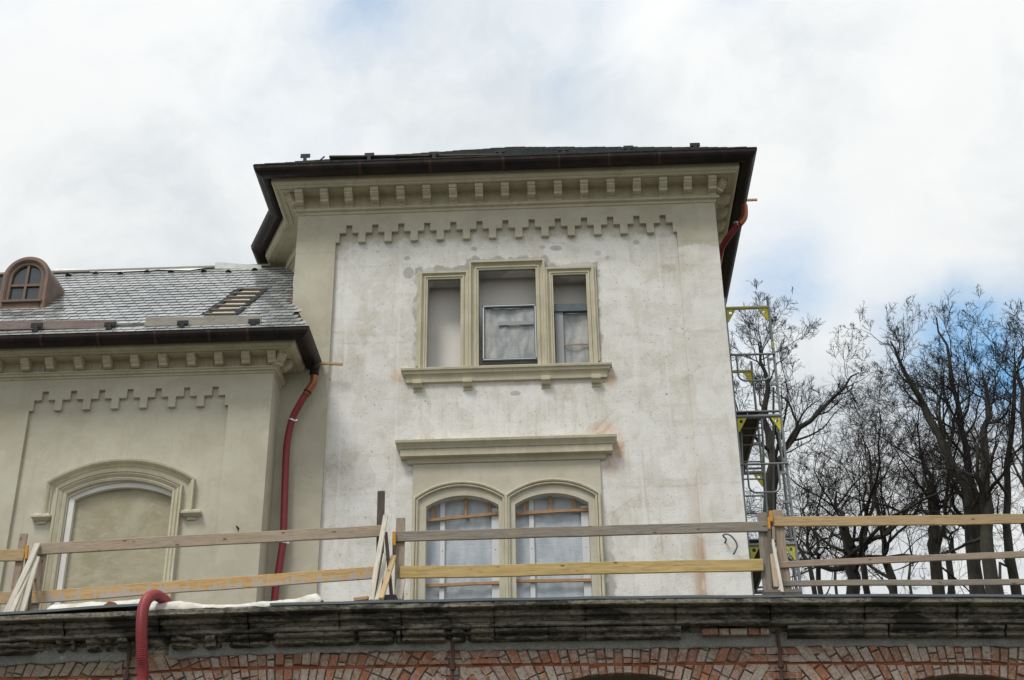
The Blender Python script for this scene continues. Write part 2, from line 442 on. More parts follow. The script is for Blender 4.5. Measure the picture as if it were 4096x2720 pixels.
# board with pale cement runs
g = wood('wood_spattered', (.48, .30, .13), (.56, .38, .18), (.42, .29, .15), ga=.3)
v = g.scale(g.obj, (11, 1, 2.2)); n_ = g.noise(v, 1.5, 4, .55, .6)
zz = g.sep(g.obj)[2]
amt = g.math('ADD', n_, g.math('MULTIPLY', zz, -1.6))
old = g.b.inputs['Base Color'].links[0].from_socket
g.set(g.b.inputs['Base Color'], g.mix(g.map(amt, .52, .57, 0, .8), old, (.37, .355, .33)))
g = material('orange_paint'); n1 = g.noise(g.pos, 20, 4); finish(g, g.mix(n1, (.62, .30, .04), (.50, .22, .03)), .6)
g = material('galvanised'); n1 = g.noise(g.pos, 8, 4); finish(g, g.mix(n1, (.15, .165, .168), (.25, .265, .265)), .45, None, metal=.5, spec=.5)
g = material('scaffold_yellow'); n1 = g.noise(g.pos, 7, 4); finish(g, g.mix(g.map(n1, .45, .7), (.58, .53, .035), (.38, .37, .09)), .5)
g = material('scaffold_yellow_worn'); n1 = g.noise(g.pos, 6, 4); finish(g, g.mix(g.map(n1, .4, .65), (.47, .45, .11), (.33, .35, .24)), .5)
g = material('deck_underside'); n1 = g.noise(g.pos, 5, 4); finish(g, g.mix(n1, (.05, .042, .035), (.09, .075, .06)), .9)
g = material('black_iron'); finish(g, (.012, .014, .014), .6)
g = material('rubber'); finish(g, (.022, .021, .019), .8)
g = material('red_hose')
n1 = g.noise(g.pos, 14, 4); finish(g, g.mix(n1, (.29, .033, .04), (.225, .026, .032)), .45, None, spec=.4)
g = material('red_pipe')
n1 = g.noise(g.pos, 9, 4); finish(g, g.mix(n1, (.255, .026, .038), (.20, .02, .03)), .42, None, spec=.4)
g = material('clamp_steel'); finish(g, (.6, .61, .62), .3, None, metal=.8, spec=.5)
g = material('window_glass'); finish(g, (.035, .045, .055), .04, None, spec=.9)
g = material('dormer_wood'); n1 = g.noise(g.pos, 14, 4); finish(g, g.mix(n1, (.13, .092, .066), (.18, .128, .09)), .6)
g = material('foil')
n1 = g.noise(g.scale(g.pos, (3, 3, 1.2)), 1.8, 5, .6); gx = g.sep(g.pos)
gr = g.math('ADD', g.map(g.math('FRACT', g.math('MULTIPLY', gx[0], 26.0)), 0, .14, .22, 0), g.map(g.math('FRACT', g.math('MULTIPLY', gx[2], 26.0)), 0, .14, .22, 0))
c_ = g.mix(g.map(n1, .3, .7), (.345, .39, .435), (.50, .535, .565)); c_ = g.mix(gr, c_, (.27, .30, .34))
finish(g, c_, .35, g.noise(g.scale(g.pos, (2, 2, 6)), 5, 5, .6), .3, .02, spec=.5)
g = material('foil_clear')
n1 = g.noise(g.scale(g.pos, (4, 4, 1.6)), 1.5, 5, .6, .6); n2 = g.noise(g.scale(g.pos, (2, 2, 1)), 1.7, 3); gx = g.sep(g.pos)
gr = g.math('MAXIMUM', g.map(g.math('FRACT', g.math('MULTIPLY', gx[0], 6.5)), 0, .07, .7, 0), g.map(g.math('FRACT', g.math('MULTIPLY', gx[2], 5.5)), 0, .06, .7, 0))
c_ = g.mix(g.map(n1, .35, .65), (.24, .265, .28), (.40, .405, .395)); c_ = g.mix(g.map(n2, .45, .65, 0, .45), c_, (.50, .46, .40)); c_ = g.mix(g.math('MULTIPLY', gr, .6), c_, (.15, .15, .15))
finish(g, c_, .3, n1, .5, .03, spec=.5)
g = material('foil_strip'); finish(g, (.60, .61, .62), .5)
g = material('foil_strip_grey'); finish(g, (.30, .315, .325), .5)
g = material('dark_frame'); n1 = g.noise(g.pos, 15, 3); finish(g, g.mix(n1, (.07, .09, .10), (.13, .155, .17)), .4, None, metal=.4)
g = material('bark')
n1 = g.noise(g.scale(g.pos, (1, 1, .35)), 6, 5, .6); n2 = g.noise(g.pos, .7, 3)
c_ = g.mix(g.map(n1, .3, .7), (.020, .018, .016), (.050, .045, .039)); c_ = g.mix(g.map(n2, .5, .7, 0, .45), c_, (.055, .062, .034))
finish(g, c_, .95, n1, .6, .03)
g = material('twig'); finish(g, (.030, .026, .024), .95)
g = material('ground'); n1 = g.noise(g.pos, .35, 6); n2 = g.noise(g.pos, 6, 5)
finish(g, g.mix(g.map(g.math('ADD', n1, g.math('MULTIPLY', n2, .3)), .45, .85), (.095, .085, .068), (.065, .07, .04)), .95, n2, .5, .03)
g = material('leaf_litter'); n1 = g.noise(g.pos, .6, 6); finish(g, g.mix(n1, (.11, .085, .05), (.07, .08, .035)), .95, n1, .5, .1)
g = material('terrace_screed'); n1 = g.noise(g.pos, 1.2, 6); finish(g, g.mix(n1, (.085, .082, .075), (.13, .125, .115)), .9, n1, .3, .02)

# ------------------------------------------------------------------ setting
YT = 20.0            # tower front
YW = 19.4            # wing front
GZ = -1.7            # ground under the viewer
FLZ = 3.72           # terrace floor
tag(obj('ground', ([(-900, -300, GZ), (900, -300, GZ), (900, 1500, GZ), (-900, 1500, GZ)], [(0, 1, 2, 3)]), MAT['ground']), kind='structure')
hv, hf = [], []
for j in range(25):
    for i in range(41):
        x = -60 + i * 4.0; y = 26 + j * 4.0
        t = min(1, max(0, (y - 27) / 14)); t = t * t * (3 - 2 * t)
        hv.append((x, y, GZ - .3 + 6.5 * t + .5 * t * mnoise.noise(Vector((x * .07, y * .07, 2)))))
for j in range(24):
    for i in range(40): hf.append((j * 41 + i, j * 41 + i + 1, (j + 1) * 41 + i + 1, (j + 1) * 41 + i))
tag(obj('hill', (hv, hf), MAT['leaf_litter'], smooth=True), kind='structure')

def YF(x): return 12.085 + .0085 * (x + 1.8) ** 2      # plan line of the arcade's zinc edge
def strip(xs, fn):
    """rows of points along x; fn(x) gives the section"""
    rows = [fn(x) for x in xs]; k = len(rows[0])
    v = [p for r in rows for p in r]
    f = [(i * k + t, i * k + t + 1, (i + 1) * k + t + 1, (i + 1) * k + t) for i in range(len(rows) - 1) for t in range(k - 1)]
    return v, f
XS = [-14 + i * .25 for i in range(97)]
tag(obj('terrace_floor', strip(XS, lambda x: [(x, YF(x) + .3, FLZ - .3), (x, YF(x) + .3, FLZ), (x, 26.5, FLZ), (x, 26.5, FLZ - .3), (x, YF(x) + .3, FLZ - .3)]), MAT['terrace_screed']), kind='structure')

# ------------------------------------------------------------------ tower
def mx(*qs): return sum(U(q, 20.03)[0] for q in qs) / len(qs)
def mz(*qs): return sum(U(q, 20.03)[2] for q in qs) / len(qs)
TX0, TX1, PX0, PX1 = -4.34, 2.848, -3.665, 2.165
UL = (mx(k5(468, 345), k5(460, 1110)), mx(k5(760, 345), k5(763, 1100)), mz(k5(468, 350), k5(760, 340)))
UC = (mx(k5(922, 265), k5(922, 1090)), mx(k5(1430, 250), k5(1447, 1080)), mz(k5(922, 268), k5(1430, 248)))
UR = (mx(k5(1587, 308), k5(1602, 1080)), mx(k5(1882, 300), k5(1908, 1078)), mz(k5(1587, 310), k5(1882, 300)))
USZ = mz(k5(900, 1110), k5(1600, 1088))
AL = (mx(k6(675, 715), k6(665, 1430)), mx(k6(1245, 690), k6(1248, 1430)))
AR = (mx(k6(1375, 690), k6(1380, 1430)), mx(k6(1952, 700), k6(1975, 1430)))
ASP = mz(k6(675, 718), k6(1245, 692), k6(1375, 700), k6(1950, 700)); AAP = mz(k6(985, 628), k6(1680, 615))
LBX = (mx(k6(572, 420), k6(560, 1000)), mx(k6(2045, 420), k6(2065, 1000)))
LINT = (mx(k6(478, 320)), mx(k6(2135, 285)))
FB = FLZ - .02

# old whitewashed plaster with cement repairs, stains and pits
g = material('old_plaster')
P3 = g.sep(g.pos); X_, Z_ = P3[0], P3[2]
n0 = g.noise(g.pos, .55, 4, .6); n1 = g.noise(g.pos, 2.4, 7, .68, .5); n2 = g.noise(g.pos, 22, 5, .65); n3 = g.noise(g.pos, 70, 3)
st = g.noise(g.scale(g.pos, (5, 5, .45)), 1.5, 6, .65); hz = g.noise(g.scale(g.pos, (.35, .35, 4)), 1.7, 5, .6)
c_ = g.mix(g.map(g.math('ADD', n1, g.math('MULTIPLY', n0, .5)), .58, .92), (.74, .73, .695), (.63, .61, .555))
c_ = g.mix(g.map(hz, .52, .72, 0, .45), c_, (.55, .52, .44))
c_ = g.mix(g.map(st, .5, .72, 0, .4), c_, (.53, .49, .40))
c_ = g.mix(g.map(g.math('MULTIPLY', n1, n0), .30, .44, 0, .75), c_, (.47, .42, .315))
n35 = g.noise(g.pos, 38, 4, .7); n36 = g.noise(g.scale(g.pos, (1, 1, .6), (5, 1, 2)), 27, 3, .6)
pit = g.math('MULTIPLY', g.map(n35, .57, .68), g.map(n1, .36, .60, .25, 1))
c_ = g.mix(g.math('MULTIPLY', pit, .55), c_, (.34, .32, .28))
c_ = g.mix(g.math('MULTIPLY', g.map(n36, .63, .70), .7), c_, (.17, .155, .13))
c_ = g.mix(g.map(n35, .46, .30, 0, .2), c_, (.80, .795, .77))
def sdbox(cx, cz, hx, hz_):
    a = g.math('SUBTRACT', g.math('ABSOLUTE', g.math('SUBTRACT', X_, cx)), hx)
    b = g.math('SUBTRACT', g.math('ABSOLUTE', g.math('SUBTRACT', Z_, cz)), hz_)
    return g.math('MAXIMUM', a, b)
def blob(cx, cz, rx, rz):
    a = g.math('DIVIDE', g.math('SUBTRACT', X_, cx), rx); b = g.math('DIVIDE', g.math('SUBTRACT', Z_, cz), rz)
    return g.math('SQRT', g.math('ADD', g.math('MULTIPLY', a, a), g.math('MULTIPLY', b, b)))
edge = g.math('MULTIPLY', g.math('SUBTRACT', g.noise(g.pos, 4.5, 5, .6), .5), .34)
d = None
for (a, b, t) in (UL, UC, UR):
    q = sdbox((a + b) / 2, (t + USZ) / 2, (b - a) / 2 + .16, (t - USZ) / 2 + .19)
    d = q if d is None else g.math('MINIMUM', d, q)
grey = g.map(g.math('ADD', d, edge), .03, .075, 1, 0)
q = sdbox(LBX[1] + .08, 5.6, .07, 1.6); grey = g.math('MAXIMUM', grey, g.map(g.math('ADD', q, edge), -.01, .03, .9, 0))
q = sdbox(LBX[0] - .06, 5.0, .03, 1.0); grey = g.math('MAXIMUM', grey, g.map(g.math('ADD', q, edge), -.01, .03, .6, 0))
for (bx, by, rx, rz) in ((285, 165, .055, .05), (880, 78, .06, .05), (1490, 65, .05, .04), (1615, 72, .11, .06), (1985, 118, .06, .06), (300, 290, .10, .13), (2070, 155, .04, .05), (1250, 1365, .10, .05), (2330, 20, .06, .05)):
    p = U(k5(bx, by), 20.07); q = blob(float(p[0]), float(p[2]), rx, rz); grey = g.math('MAXIMUM', grey, g.map(g.math('ADD', q, g.math('MULTIPLY', edge, 2)), .75, 1.05, .8, 0))
c_ = g.mix(g.math('MULTIPLY', grey, .92), c_, g.mix(n1, (.32, .32, .30), (.40, .40, .375)))
rust = None
for (kk, bx, by, rx, rz) in ((k5, 200, 1210, .17, .17), (k5, 2090, 1240, .16, .16), (k6, 2080, 110, .30, .18), (k6, 2190, 250, .12, .45), (k6, 2130, 400, .16, .25)):
    p = U(kk(bx, by), 20.07); q = g.map(g.math('ADD', blob(float(p[0]), float(p[2]), rx, rz), g.math('MULTIPLY', edge, 2.2)), .3, 1.15, .75, 0)
    rust = q if rust is None else g.math('MAXIMUM', rust, q)
c_ = g.mix(g.math('MULTIPLY', rust, g.map(n2, .25, .7, .35, 1)), c_, (.57, .32, .175))
# rain-washed runs below sill and lintel, brown run at the right edge of the panel
run = g.noise(g.scale(g.pos, (16, 16, .7)), 1.4, 4, .6)
def band(z, a, b): return g.map(z, a, b)
fr = g.math('MULTIPLY', g.map(run, .50, .68), g.math('MULTIPLY', g.map(Z_, 8.35, 9.6), g.map(sdbox(-.65, 9.0, 1.75, .75), 0, -.3)))
c_ = g.mix(g.math('MULTIPLY', fr, .3), c_, (.33, .32, .28))
br = g.math('MULTIPLY', g.map(g.math('ABSOLUTE', g.math('SUBTRACT', X_, 2.13)), .02, .20, 1, 0), g.math('MULTIPLY', g.map(Z_, 9.0, 6.5), g.map(st, .25, .55)))
c_ = g.mix(g.math('MULTIPLY', br, .75), c_, (.44, .30, .19))
fr2 = g.math('MULTIPLY', g.map(run, .5, .66), g.math('MULTIPLY', g.map(sdbox(1.32, 7.0, .42, 1.7), 0, -.2), .45))
c_ = g.mix(fr2, c_, (.47, .36, .22))
# trowelled patches with edges, seams between working bays
pt = g.noise(g.scale(g.pos, (1, 1, 1), (7, 3, 1)), 1.15, 3, .5, .7); pt2 = g.noise(g.scale(g.pos, (1.5, 1, .8), (2, 9, 4)), 1.9, 3, .5, .9)
c_ = g.mix(g.map(pt, .535, .55, 0, .34), c_, (.80, .795, .765)); c_ = g.mix(g.map(pt2, .56, .575, 0, .26), c_, (.57, .545, .485))
wob = g.math('MULTIPLY', g.math('SUBTRACT', g.noise(g.pos, 3.0, 4), .5), .05)
for (ax, val, lo_, hi_) in ((X_, -3.42, 5, 12), (X_, -2.55, 4, 8.3), (X_, 1.32, 6, 12), (X_, 1.83, 6, 12.4), (X_, -.35, 8.3, 9.5)):
    sm_ = g.math('MULTIPLY', g.map(g.math('ABSOLUTE', g.math('ADD', g.math('SUBTRACT', ax, val), wob)), .012, .03, .26, 0), g.map(n0, .35, .6))
    c_ = g.mix(sm_, c_, (.84, .835, .81))
for val in (10.62, 7.95, 6.55):
    sm_ = g.math('MULTIPLY', g.map(g.math('ABSOLUTE', g.math('ADD', g.math('SUBTRACT', Z_, val), wob)), .012, .03, .45, 0), g.map(n1, .4, .62))
    c_ = g.mix(sm_, c_, (.50, .47, .41))
# under the frieze: fresh plaster smeared on to the old
nc, nh = new_plaster_col(g)
ft = g.map(g.math('ADD', g.math('SUBTRACT', 12.62, Z_), g.math('MULTIPLY', edge, 1.6)), -.05, .12, 1, 0)
rb = g.math('MULTIPLY', g.map(X_, 2.155, 2.16), g.map(g.math('ADD', Z_, g.math('MULTIPLY', edge, 1.3)), 12.24, 12.30))
c_ = g.mix(g.math('MAXIMUM', g.math('MULTIPLY', ft, .9), rb), c_, nc)
hh = g.math('ADD', g.math('MULTIPLY', n35, .9), g.math('ADD', g.math('MULTIPLY', n2, .5), g.math('MULTIPLY', n3, .25)))
finish(g, c_, .92, hh, .32, .02)

tower = thing('tower_house', (-.75, 20, FLZ), 'tall plastered tower house with hipped roof, white patched front and copper gutter', 'house')
ZB = GZ
def rect(x0, x1, z0, z1): return [(x0, z0), (x1, z0), (x1, z1), (x0, z1)]
def archloop(a, b, zb, zs, za): return [(b, zb)] + arc(b, zs, a, zs, -(za - zs))[0:] + [(a, zb)]
def archloop2(a, b, zb, zs, za):
    return [(a, zb), (b, zb)] + list(reversed(arc(a, zs, b, zs, za - zs)))
ups = [rect(a, b, USZ, t) for (a, b, t) in (UL, UC, UR)]
lows = [archloop2(a, b, FB, ASP, AAP) for (a, b) in (AL, AR)]
obj('wall_panel', plate([rect(PX0 - .1, PX1 + .1, ZB, 13.0)] + ups + lows, YT + .07, YT + .33), MAT['old_plaster'], tower)
obj('niche_back', box(PX0, PX1, YT + .44, YT + .50, ZB, 13.0), MAT['niche_plaster'], tower)
obj('pilaster', box(TX0, PX0, YT, YT + .4, ZB, 12.35), MAT['new_plaster'], tower)
obj('pilaster', box(PX1, TX1, YT, YT + .4, ZB, 12.35), MAT['old_plaster'], tower)
# frieze: one stepped lower edge, 13 notches
def frieze_loop(x0, x1, n, ztop, zs, pend, nwid):
    """zs = (pendant bottom, step, notch top); first and last half pendants sit on the panel edges"""
    per = (x1 - x0) / n; lower = []
    hp = pend / 2; hn = nwid / 2
    for i in range(n):
        a = x0 + i * per; c = a + per / 2
        lower += [(a + hp, zs[0]), (a + hp, zs[1]), (c - hn, zs[1]), (c - hn, zs[2]), (c + hn, zs[2]), (c + hn, zs[1]), (a + per - hp, zs[1]), (a + per - hp, zs[0])]
    return lower
fz = (U(k3(1215, 948), YT)[2], U(k3(1060, 876), YT)[2], U(k3(1110, 813), YT)[2])
fz2 = (U(k4(1030, 900), YT)[2], U(k4(1085, 822), YT)[2], U(k4(1135, 756), YT)[2])
FZ = tuple((a + b) / 2 for a, b in zip(fz, fz2))
low = frieze_loop(PX0, PX1, 13, 13.3, FZ, .125, .105)
lp = [(TX0, 12.351), (PX0, 12.351), (PX0, FZ[0])] + low + [(PX1, FZ[0]), (PX1, 12.351), (TX1, 12.351), (TX1, 13.55), (TX0, 13.55)]
obj('frieze', plate([lp], YT - .001, YT + .069), MAT['new_plaster'], tower)
# body behind: side walls with the canted bay on the left
TPATH = [(-4.92, 27.5), (-4.92, 22.07), (TX0, 20.85), (TX0, YT), (TX1, YT), (TX1, 27.5)]
bv, bf = [], []
for i, (x, y) in enumerate(TPATH): bv += [(x, y, ZB), (x, y, 13.58)]
for i in (0, 1, 2, 4): bf.append((2 * i, 2 * i + 2, 2 * i + 3, 2 * i + 1))
bf.append((10, 0, 1, 11))
obj('side_wall', (bv, bf), MAT['new_plaster'], tower)
obj('corner_wall', box(-4.75, TX0 + .001, YT + .002, YT + .5, ZB, 10.3), MAT['new_plaster'], tower)
# main cornice
cprof = [(0, 13.10), (.02, 13.11), (.03, 13.15), (.075, 13.165), (.085, 13.20), (.035, 13.215), (.035, 13.46), (.07, 13.468), (.245, 13.475), (.245, 13.462), (.29, 13.462), (.29, 13.474), (.335, 13.474), (.335, 13.462), (.37, 13.462), (.37, 13.495), (.395, 13.505), (.42, 13.54), (.42, 13.66), (0, 13.70)]
obj('cornice', sweep(TPATH, cprof), MAT['trim_plaster'], tower)
def half_round(pc, zc, r, n=10, t=.012):
    o = [(pc + r * math.cos(a), zc + r * math.sin(a)) for a in [PI + PI * i / n for i in range(n + 1)]]
    o[-1] = (pc + r, zc + .0)
    o += [(pc + r + .008, zc + .012), (pc + r - .012, zc + .014)]
    inn = [(pc + (r - t) * math.cos(a), zc + (r - t) * math.sin(a)) for a in [2 * PI - PI * i / n for i in range(n + 1)]]
    return o + inn
def gutter(path, pc, zc, r, parent, mat, seams):
    gt = obj('gutter', sweep(path, half_round(pc, zc, r)), MAT[mat], parent, smooth=False)
    for sx in seams:
        a = [(sx - .022, YT if parent is tower else YW), (sx + .022, YT if parent is tower else YW)]
        obj('gutter_seam', sweep(a, half_round(pc, zc + .001, r + .004)[:13]), MAT['bright_copper_seam'], gt)
g = material('bright_copper_seam'); n1 = g.noise(g.pos, 9, 4); finish(g, g.mix(n1, (.085, .046, .034), (.05, .03, .025)), .5, None, metal=.5, spec=.4)
gutter(TPATH, .545, 13.715, .145, tower, 'brown_copper', [-3.2, -2.0, -.75, .2, 1.05, 1.9])
# modillions
def modillion(x, ynose, z0, parent, s=1.0, wdt=.135, axis='F', xw=None, name='modillion'):
    pr = [(.03, .0), (.325, .0), (.325, -.075), (.30, -.085), (.305, -.115), (.25, -.15), (.215, -.165), (.205, -.205), (.085, -.212), (.085, -.262), (.03, -.262)]
    v = []
    for side in (-1, 1):
        for (p, z) in pr:
            if axis == 'F': v.append((x + side * wdt / 2, ynose - p * s, z0 + z * s))
            elif axis == 'R': v.append((xw + p * s, x + side * wdt / 2, z0 + z * s))
    n = len(pr); f = [tuple(range(n)), tuple(range(2 * n - 1, n - 1, -1))]
    f += [(i, (i + 1) % n, (i + 1) % n + n, i + n) for i in range(n)]
    return obj(name, (v, f), MAT['trim_plaster'], parent)
mq = [(490, 3), (697, 3), (897, 3), (1110, 3), (1325, 3), (1540, 3), (1757, 3), (1972, 3), (40, 4), (258, 4), (477, 4), (693, 4), (912, 4), (1128, 4), (1345, 4), (1548, 4), (1752, 4)]
for i, (x, k) in enumerate(mq):
    kk = k3 if k == 3 else k4
    q = kk(x, 545 if k == 3 else 520)
    X = U((q[0], 760 - 40 * i / 16), 19.75)[0]
    modillion(X, YT, 13.467, tower)
for y in (20.35, 20.75, 21.2, 21.65, 22.1, 22.55, 23.0): modillion(y, 0, 13.467, tower, axis='R', xw=TX1)
# hipped roof with slate courses
ap = (-.73, 23.62, 17.0)
eave = [(-5.02, 19.33, 13.73), (3.56, 19.33, 13.73), (3.56, 27.9, 13.73), (-5.02, 27.9, 13.73)]
roof_t = obj('roof', (eave + [ap], [(0, 1, 4), (1, 2, 4), (2, 3, 4), (3, 0, 4), (3, 2, 1, 0)]), MAT['slate_edge'], tower)
tv, tf = [], []
nc_ = 30
for i in range(nc_):
    t0, t1 = i / nc_, (i + 1.25) / nc_
    A0 = Vector(eave[0]).lerp(Vector(ap), t0); B0 = Vector(eave[1]).lerp(Vector(ap), t0)
    A1 = Vector(eave[0]).lerp(Vector(ap), min(1, t1)); B1 = Vector(eave[1]).lerp(Vector(ap), min(1, t1))
    L = (B0 - A0).length; m = max(1, int(L / .19))
    for j in range(m):
        s0, s1 = j / m, (j + .96) / m; up = Vector((0, -.012, .02 + random.uniform(0, .012))); o = len(tv)
        tv += [A0.lerp(B0, s0) + up, A0.lerp(B0, s1) + up, A1.lerp(B1, s1) + Vector((0, 0, .004)), A1.lerp(B1, s0) + Vector((0, 0, .004)), A0.lerp(B0, s0), A0.lerp(B0, s1)]
        tf += [(o, o + 1, o + 2, o + 3), (o + 4, o + 5, o + 1, o)]
tag(obj('slates', (tv, tf), MAT['slate_dark'], roof_t), kind='stuff')
def snow_bracket(qs, Y, zfoot, parent, name='snow_guard_bracket'):
    """T shaped iron bracket: pixel box of the head and the foot height"""
    x0, y0, x1, y1 = qs
    a = U((x0, y1), Y); b = U((x1, y0), Y)
    cxm = (a[0] + b[0]) / 2
    m = join(box(a[0], b[0], Y - .012, Y + .012, a[2], b[2]), box(cxm - .03, cxm + .03, Y - .03, Y - .013, zfoot, a[2] + .03), box(a[0], b[0], Y - .022, Y - .0125, a[2] - .002, a[2] + .008), box(cxm - .045, cxm + .045, Y - .05, Y + .1, zfoot - .015, zfoot + .004))
    return obj(name, m, MAT['black_iron'], parent)
for q in ((1202, 616, 1241, 631), (1458, 612, 1497, 627), (1717, 607, 1756, 620), (1984, 599, 2018, 611), (2234, 592, 2274, 604), (2494, 583, 2533, 597), (2760, 572, 2799, 586)):
    snow_bracket(q, 19.62, 13.90, tower)
# ---- upper triple window
def surround(a, b, t, zb, wd, pj, y=YT + .07):
    pr = [(0, -.02), (0, .035), (.028, .035), (.034, .052), (.055, .052), (.06, .036), (wd - .075, .03), (wd - .05, .05), (wd - .038, pj), (wd, pj), (wd, 0)]
    return sweep([(b, zb), (b, t), (a, t), (a, zb)], pr, 'XZ', y)
for (a, b, t), wd, pj in ((UL, .135, .075), (UR, .135, .075), (UC, .16, .09)):
    obj('window_surround', surround(a, b, t, USZ - .05, wd, pj), MAT['trim_plaster'], tower)
for (xa, xb, tz, y_) in ((UL[0] - .17, UL[0] - .137, UL[2] + .17, 0), (UR[1] + .137, UR[1] + .17, UR[2] + .17, 0)):
    obj('surround_fillet', box(xa, xb, YT + .025, YT + .072, USZ, tz), MAT['trim_plaster'], tower)
sx0, sx1 = mx(k5(270, 1200)), mx(k5(2075, 1150))
szt = USZ
slp = [(0, szt - .30), (.055, szt - .295), (.06, szt - .20), (.075, szt - .175), (.105, szt - .165), (.11, szt - .12), (.135, szt - .11), (.14, szt - .075), (.0, szt - .0)]
sill = obj('window_sill', sweep([(sx0 + .07, YT + .2), (sx0 + .07, YT + .075), (sx1 - .07, YT + .075), (sx1 - .07, YT + .2)], slp), MAT['trim_plaster'], tower)
for bx in (378, 825, 1520, 1968):
    p = U(k5(bx, 1270 - bx * .03), 20.0); X = p[0]; w_ = .075
    zt = szt - .27
    pr = [(0, zt), (.12, zt), (.12, zt - .07), (.085, zt - .08), (.075, zt - .115), (.012, zt - .122), (.012, zt - .17), (.02, zt - .175), (0, zt - .185)]
    n = len(pr); v = [(X + s * w_, YT + .072 - p_, z_) for s in (-1, 1) for (p_, z_) in pr]
    obj('bracket', (v, [tuple(range(n)), tuple(range(2 * n - 1, n - 1, -1))] + [(i, (i + 1) % n, (i + 1) % n + n, i + n) for i in range(n)]), MAT['trim_plaster'], sill)
# temporary metal frames with sheeting
def foilgrid(x0, x1, z0, z1, y, amp, seed, nx=26, nz=34):
    v = []; f = []
    for j in range(nz + 1):
        for i in range(nx + 1):
            x = x0 + (x1 - x0) * i / nx; z = z0 + (z1 - z0) * j / nz
            v.append((x, y + amp * (mnoise.noise(Vector((x * 4 + seed, z * .9, seed))) + .5 * mnoise.noise(Vector((x * 9, z * 3, seed + 5)))), z))
    for j in range(nz):
        for i in range(nx):
            a = j * (nx + 1) + i; f.append((a, a + 1, a + nx + 2, a + nx + 1))
    return v, f
yf = YT + .16
fa, fb_ = U(k5(957, 1088), yf), U(k5(1436, 570), yf)
fx0, fx1, fz0, fz1 = fa[0], fb_[0], fa[2] + .01, fb_[2] - .01
fr_ = thing('sheeted_metal_frame', ((fx0 + fx1) / 2, yf, USZ), 'metal frame covered with creased clear sheeting in the middle upper window', 'window frame')
t_ = .04
for nm, (a, b, c, d2) in (('rail', (fx0, fx1, fz0, fz0 + t_)), ('rail', (fx0, fx1, fz1 - t_, fz1)), ('stile', (fx0, fx0 + t_, fz0 + t_, fz1 - t_)), ('stile', (fx1 - t_, fx1, fz0 + t_, fz1 - t_))):
    obj(nm, box(a, b, yf - .025, yf + .025, c, d2), MAT['dark_frame'], fr_)
    if nm == 'stile': obj('bright_strip', box(a + .012, b - .012, yf - .03, yf - .0255, c, d2), MAT['clamp_steel'], fr_)
    else: obj('bright_strip', box(a + .02, b - .02, yf - .03, yf - .0255, c + .015, d2 - .012), MAT['clamp_steel'], fr_)
obj('sheeting', foilgrid(fx0 + t_, fx1 - t_, fz0 + t_, fz1 - t_, yf + .03, .035, 3.0), MAT['foil_clear'], fr_, smooth=True)
obj('white_strip', box(fx0 + .26, fx1 - .06, yf - .012, yf - .004, fz0 + (fz1 - fz0) * .635, fz0 + (fz1 - fz0) * .70), MAT['foil_strip_grey'], fr_)
gz_ = U(k5(1720, 575), yf)[2]; gz2 = U(k5(1720, 640), yf)[2]
fr2_ = thing('sheeted_metal_frame', ((UR[0] + UR[1]) / 2, yf, USZ), 'grey sheeting under a dark metal bar in the right upper window', 'window frame')
obj('rail', box(UR[0] + .003, UR[1] - .003, yf - .03, yf + .05, gz2, gz_), MAT['dark_frame'], fr2_)
obj('sheeting', foilgrid(UR[0] + .003, UR[1] - .003, USZ, gz2, yf + .06, .03, 9.0), MAT['foil_clear'], fr2_, smooth=True)
obj('white_strip', box(UR[0] + .02, UR[0] + .15, yf + .0, yf + .01, USZ + .02, gz2), MAT['foil_strip_grey'], fr2_)
obj('batten', box(UR[0] + .16, UR[1] - .01, yf + .0, yf + .02, USZ + .375, USZ + .395), MAT['wood_tan'], fr2_)
# ---- lower twin arched window
lz = [U(k6(1300, y), Y)[2] for y, Y in ((172, 19.83), (222, 19.86), (285, 19.90), (325, 20.0), (362, 20.02))]
lprof = [(0, lz[4] - .02), (.05, lz[4] - .0), (.06, lz[3]), (.075, lz[3] + .012), (.15, lz[3] + .014), (.15, lz[1] - .035), (.165, lz[1] - .03), (.175, lz[1] - .005), (.20, lz[1] + .03), (.225, lz[1] + .055), (.23, lz[0]), (0, lz[0] + .05)]
lprof = [(p, z) for p, z in lprof]
# the upper cap overhangs the block, the bed mould below is inset
obj('window_lintel', sweep([(LINT[0] + .15, YT + .2), (LINT[0] + .15, YT + .06), (LINT[1] - .15, YT + .06), (LINT[1] - .15, YT + .2)], lprof), MAT['trim_plaster'], tower)
lf = plate([rect(LBX[0], LBX[1], FB - .05, lz[4] - .015)] + lows, YT + .025, YT + .069)
obj('window_surround', lf, MAT['new_plaster'], tower)
mzs = mz(k6(590, 655), k6(1305, 645), k6(2030, 635)); mza = mz(k6(985, 535), k6(1695, 520))
mlx = mx(k6(592, 660), k6(570, 1300)); mcx = mx(k6(1305, 650), k6(1308, 1300)); mrx = mx(k6(2030, 640), k6(2060, 1300))
bead = [(-.062, 0), (-.058, .03), (-.045, .045), (-.03, .045), (-.022, .02), (-.012, .055), (.008, .062), (.024, .055), (.03, 0)]
for (a, b) in ((mlx, mcx), (mcx, mrx)):
    pa = [(b - .0, FB)] + list(reversed(arc(a, mzs, b, mzs, mza - mzs, 20))) + [(a, FB)]
    obj('arch_moulding', sweep(pa, bead, 'XZ', YT + .026 - (.002 if a == mcx else 0)), MAT['trim_plaster'], tower)
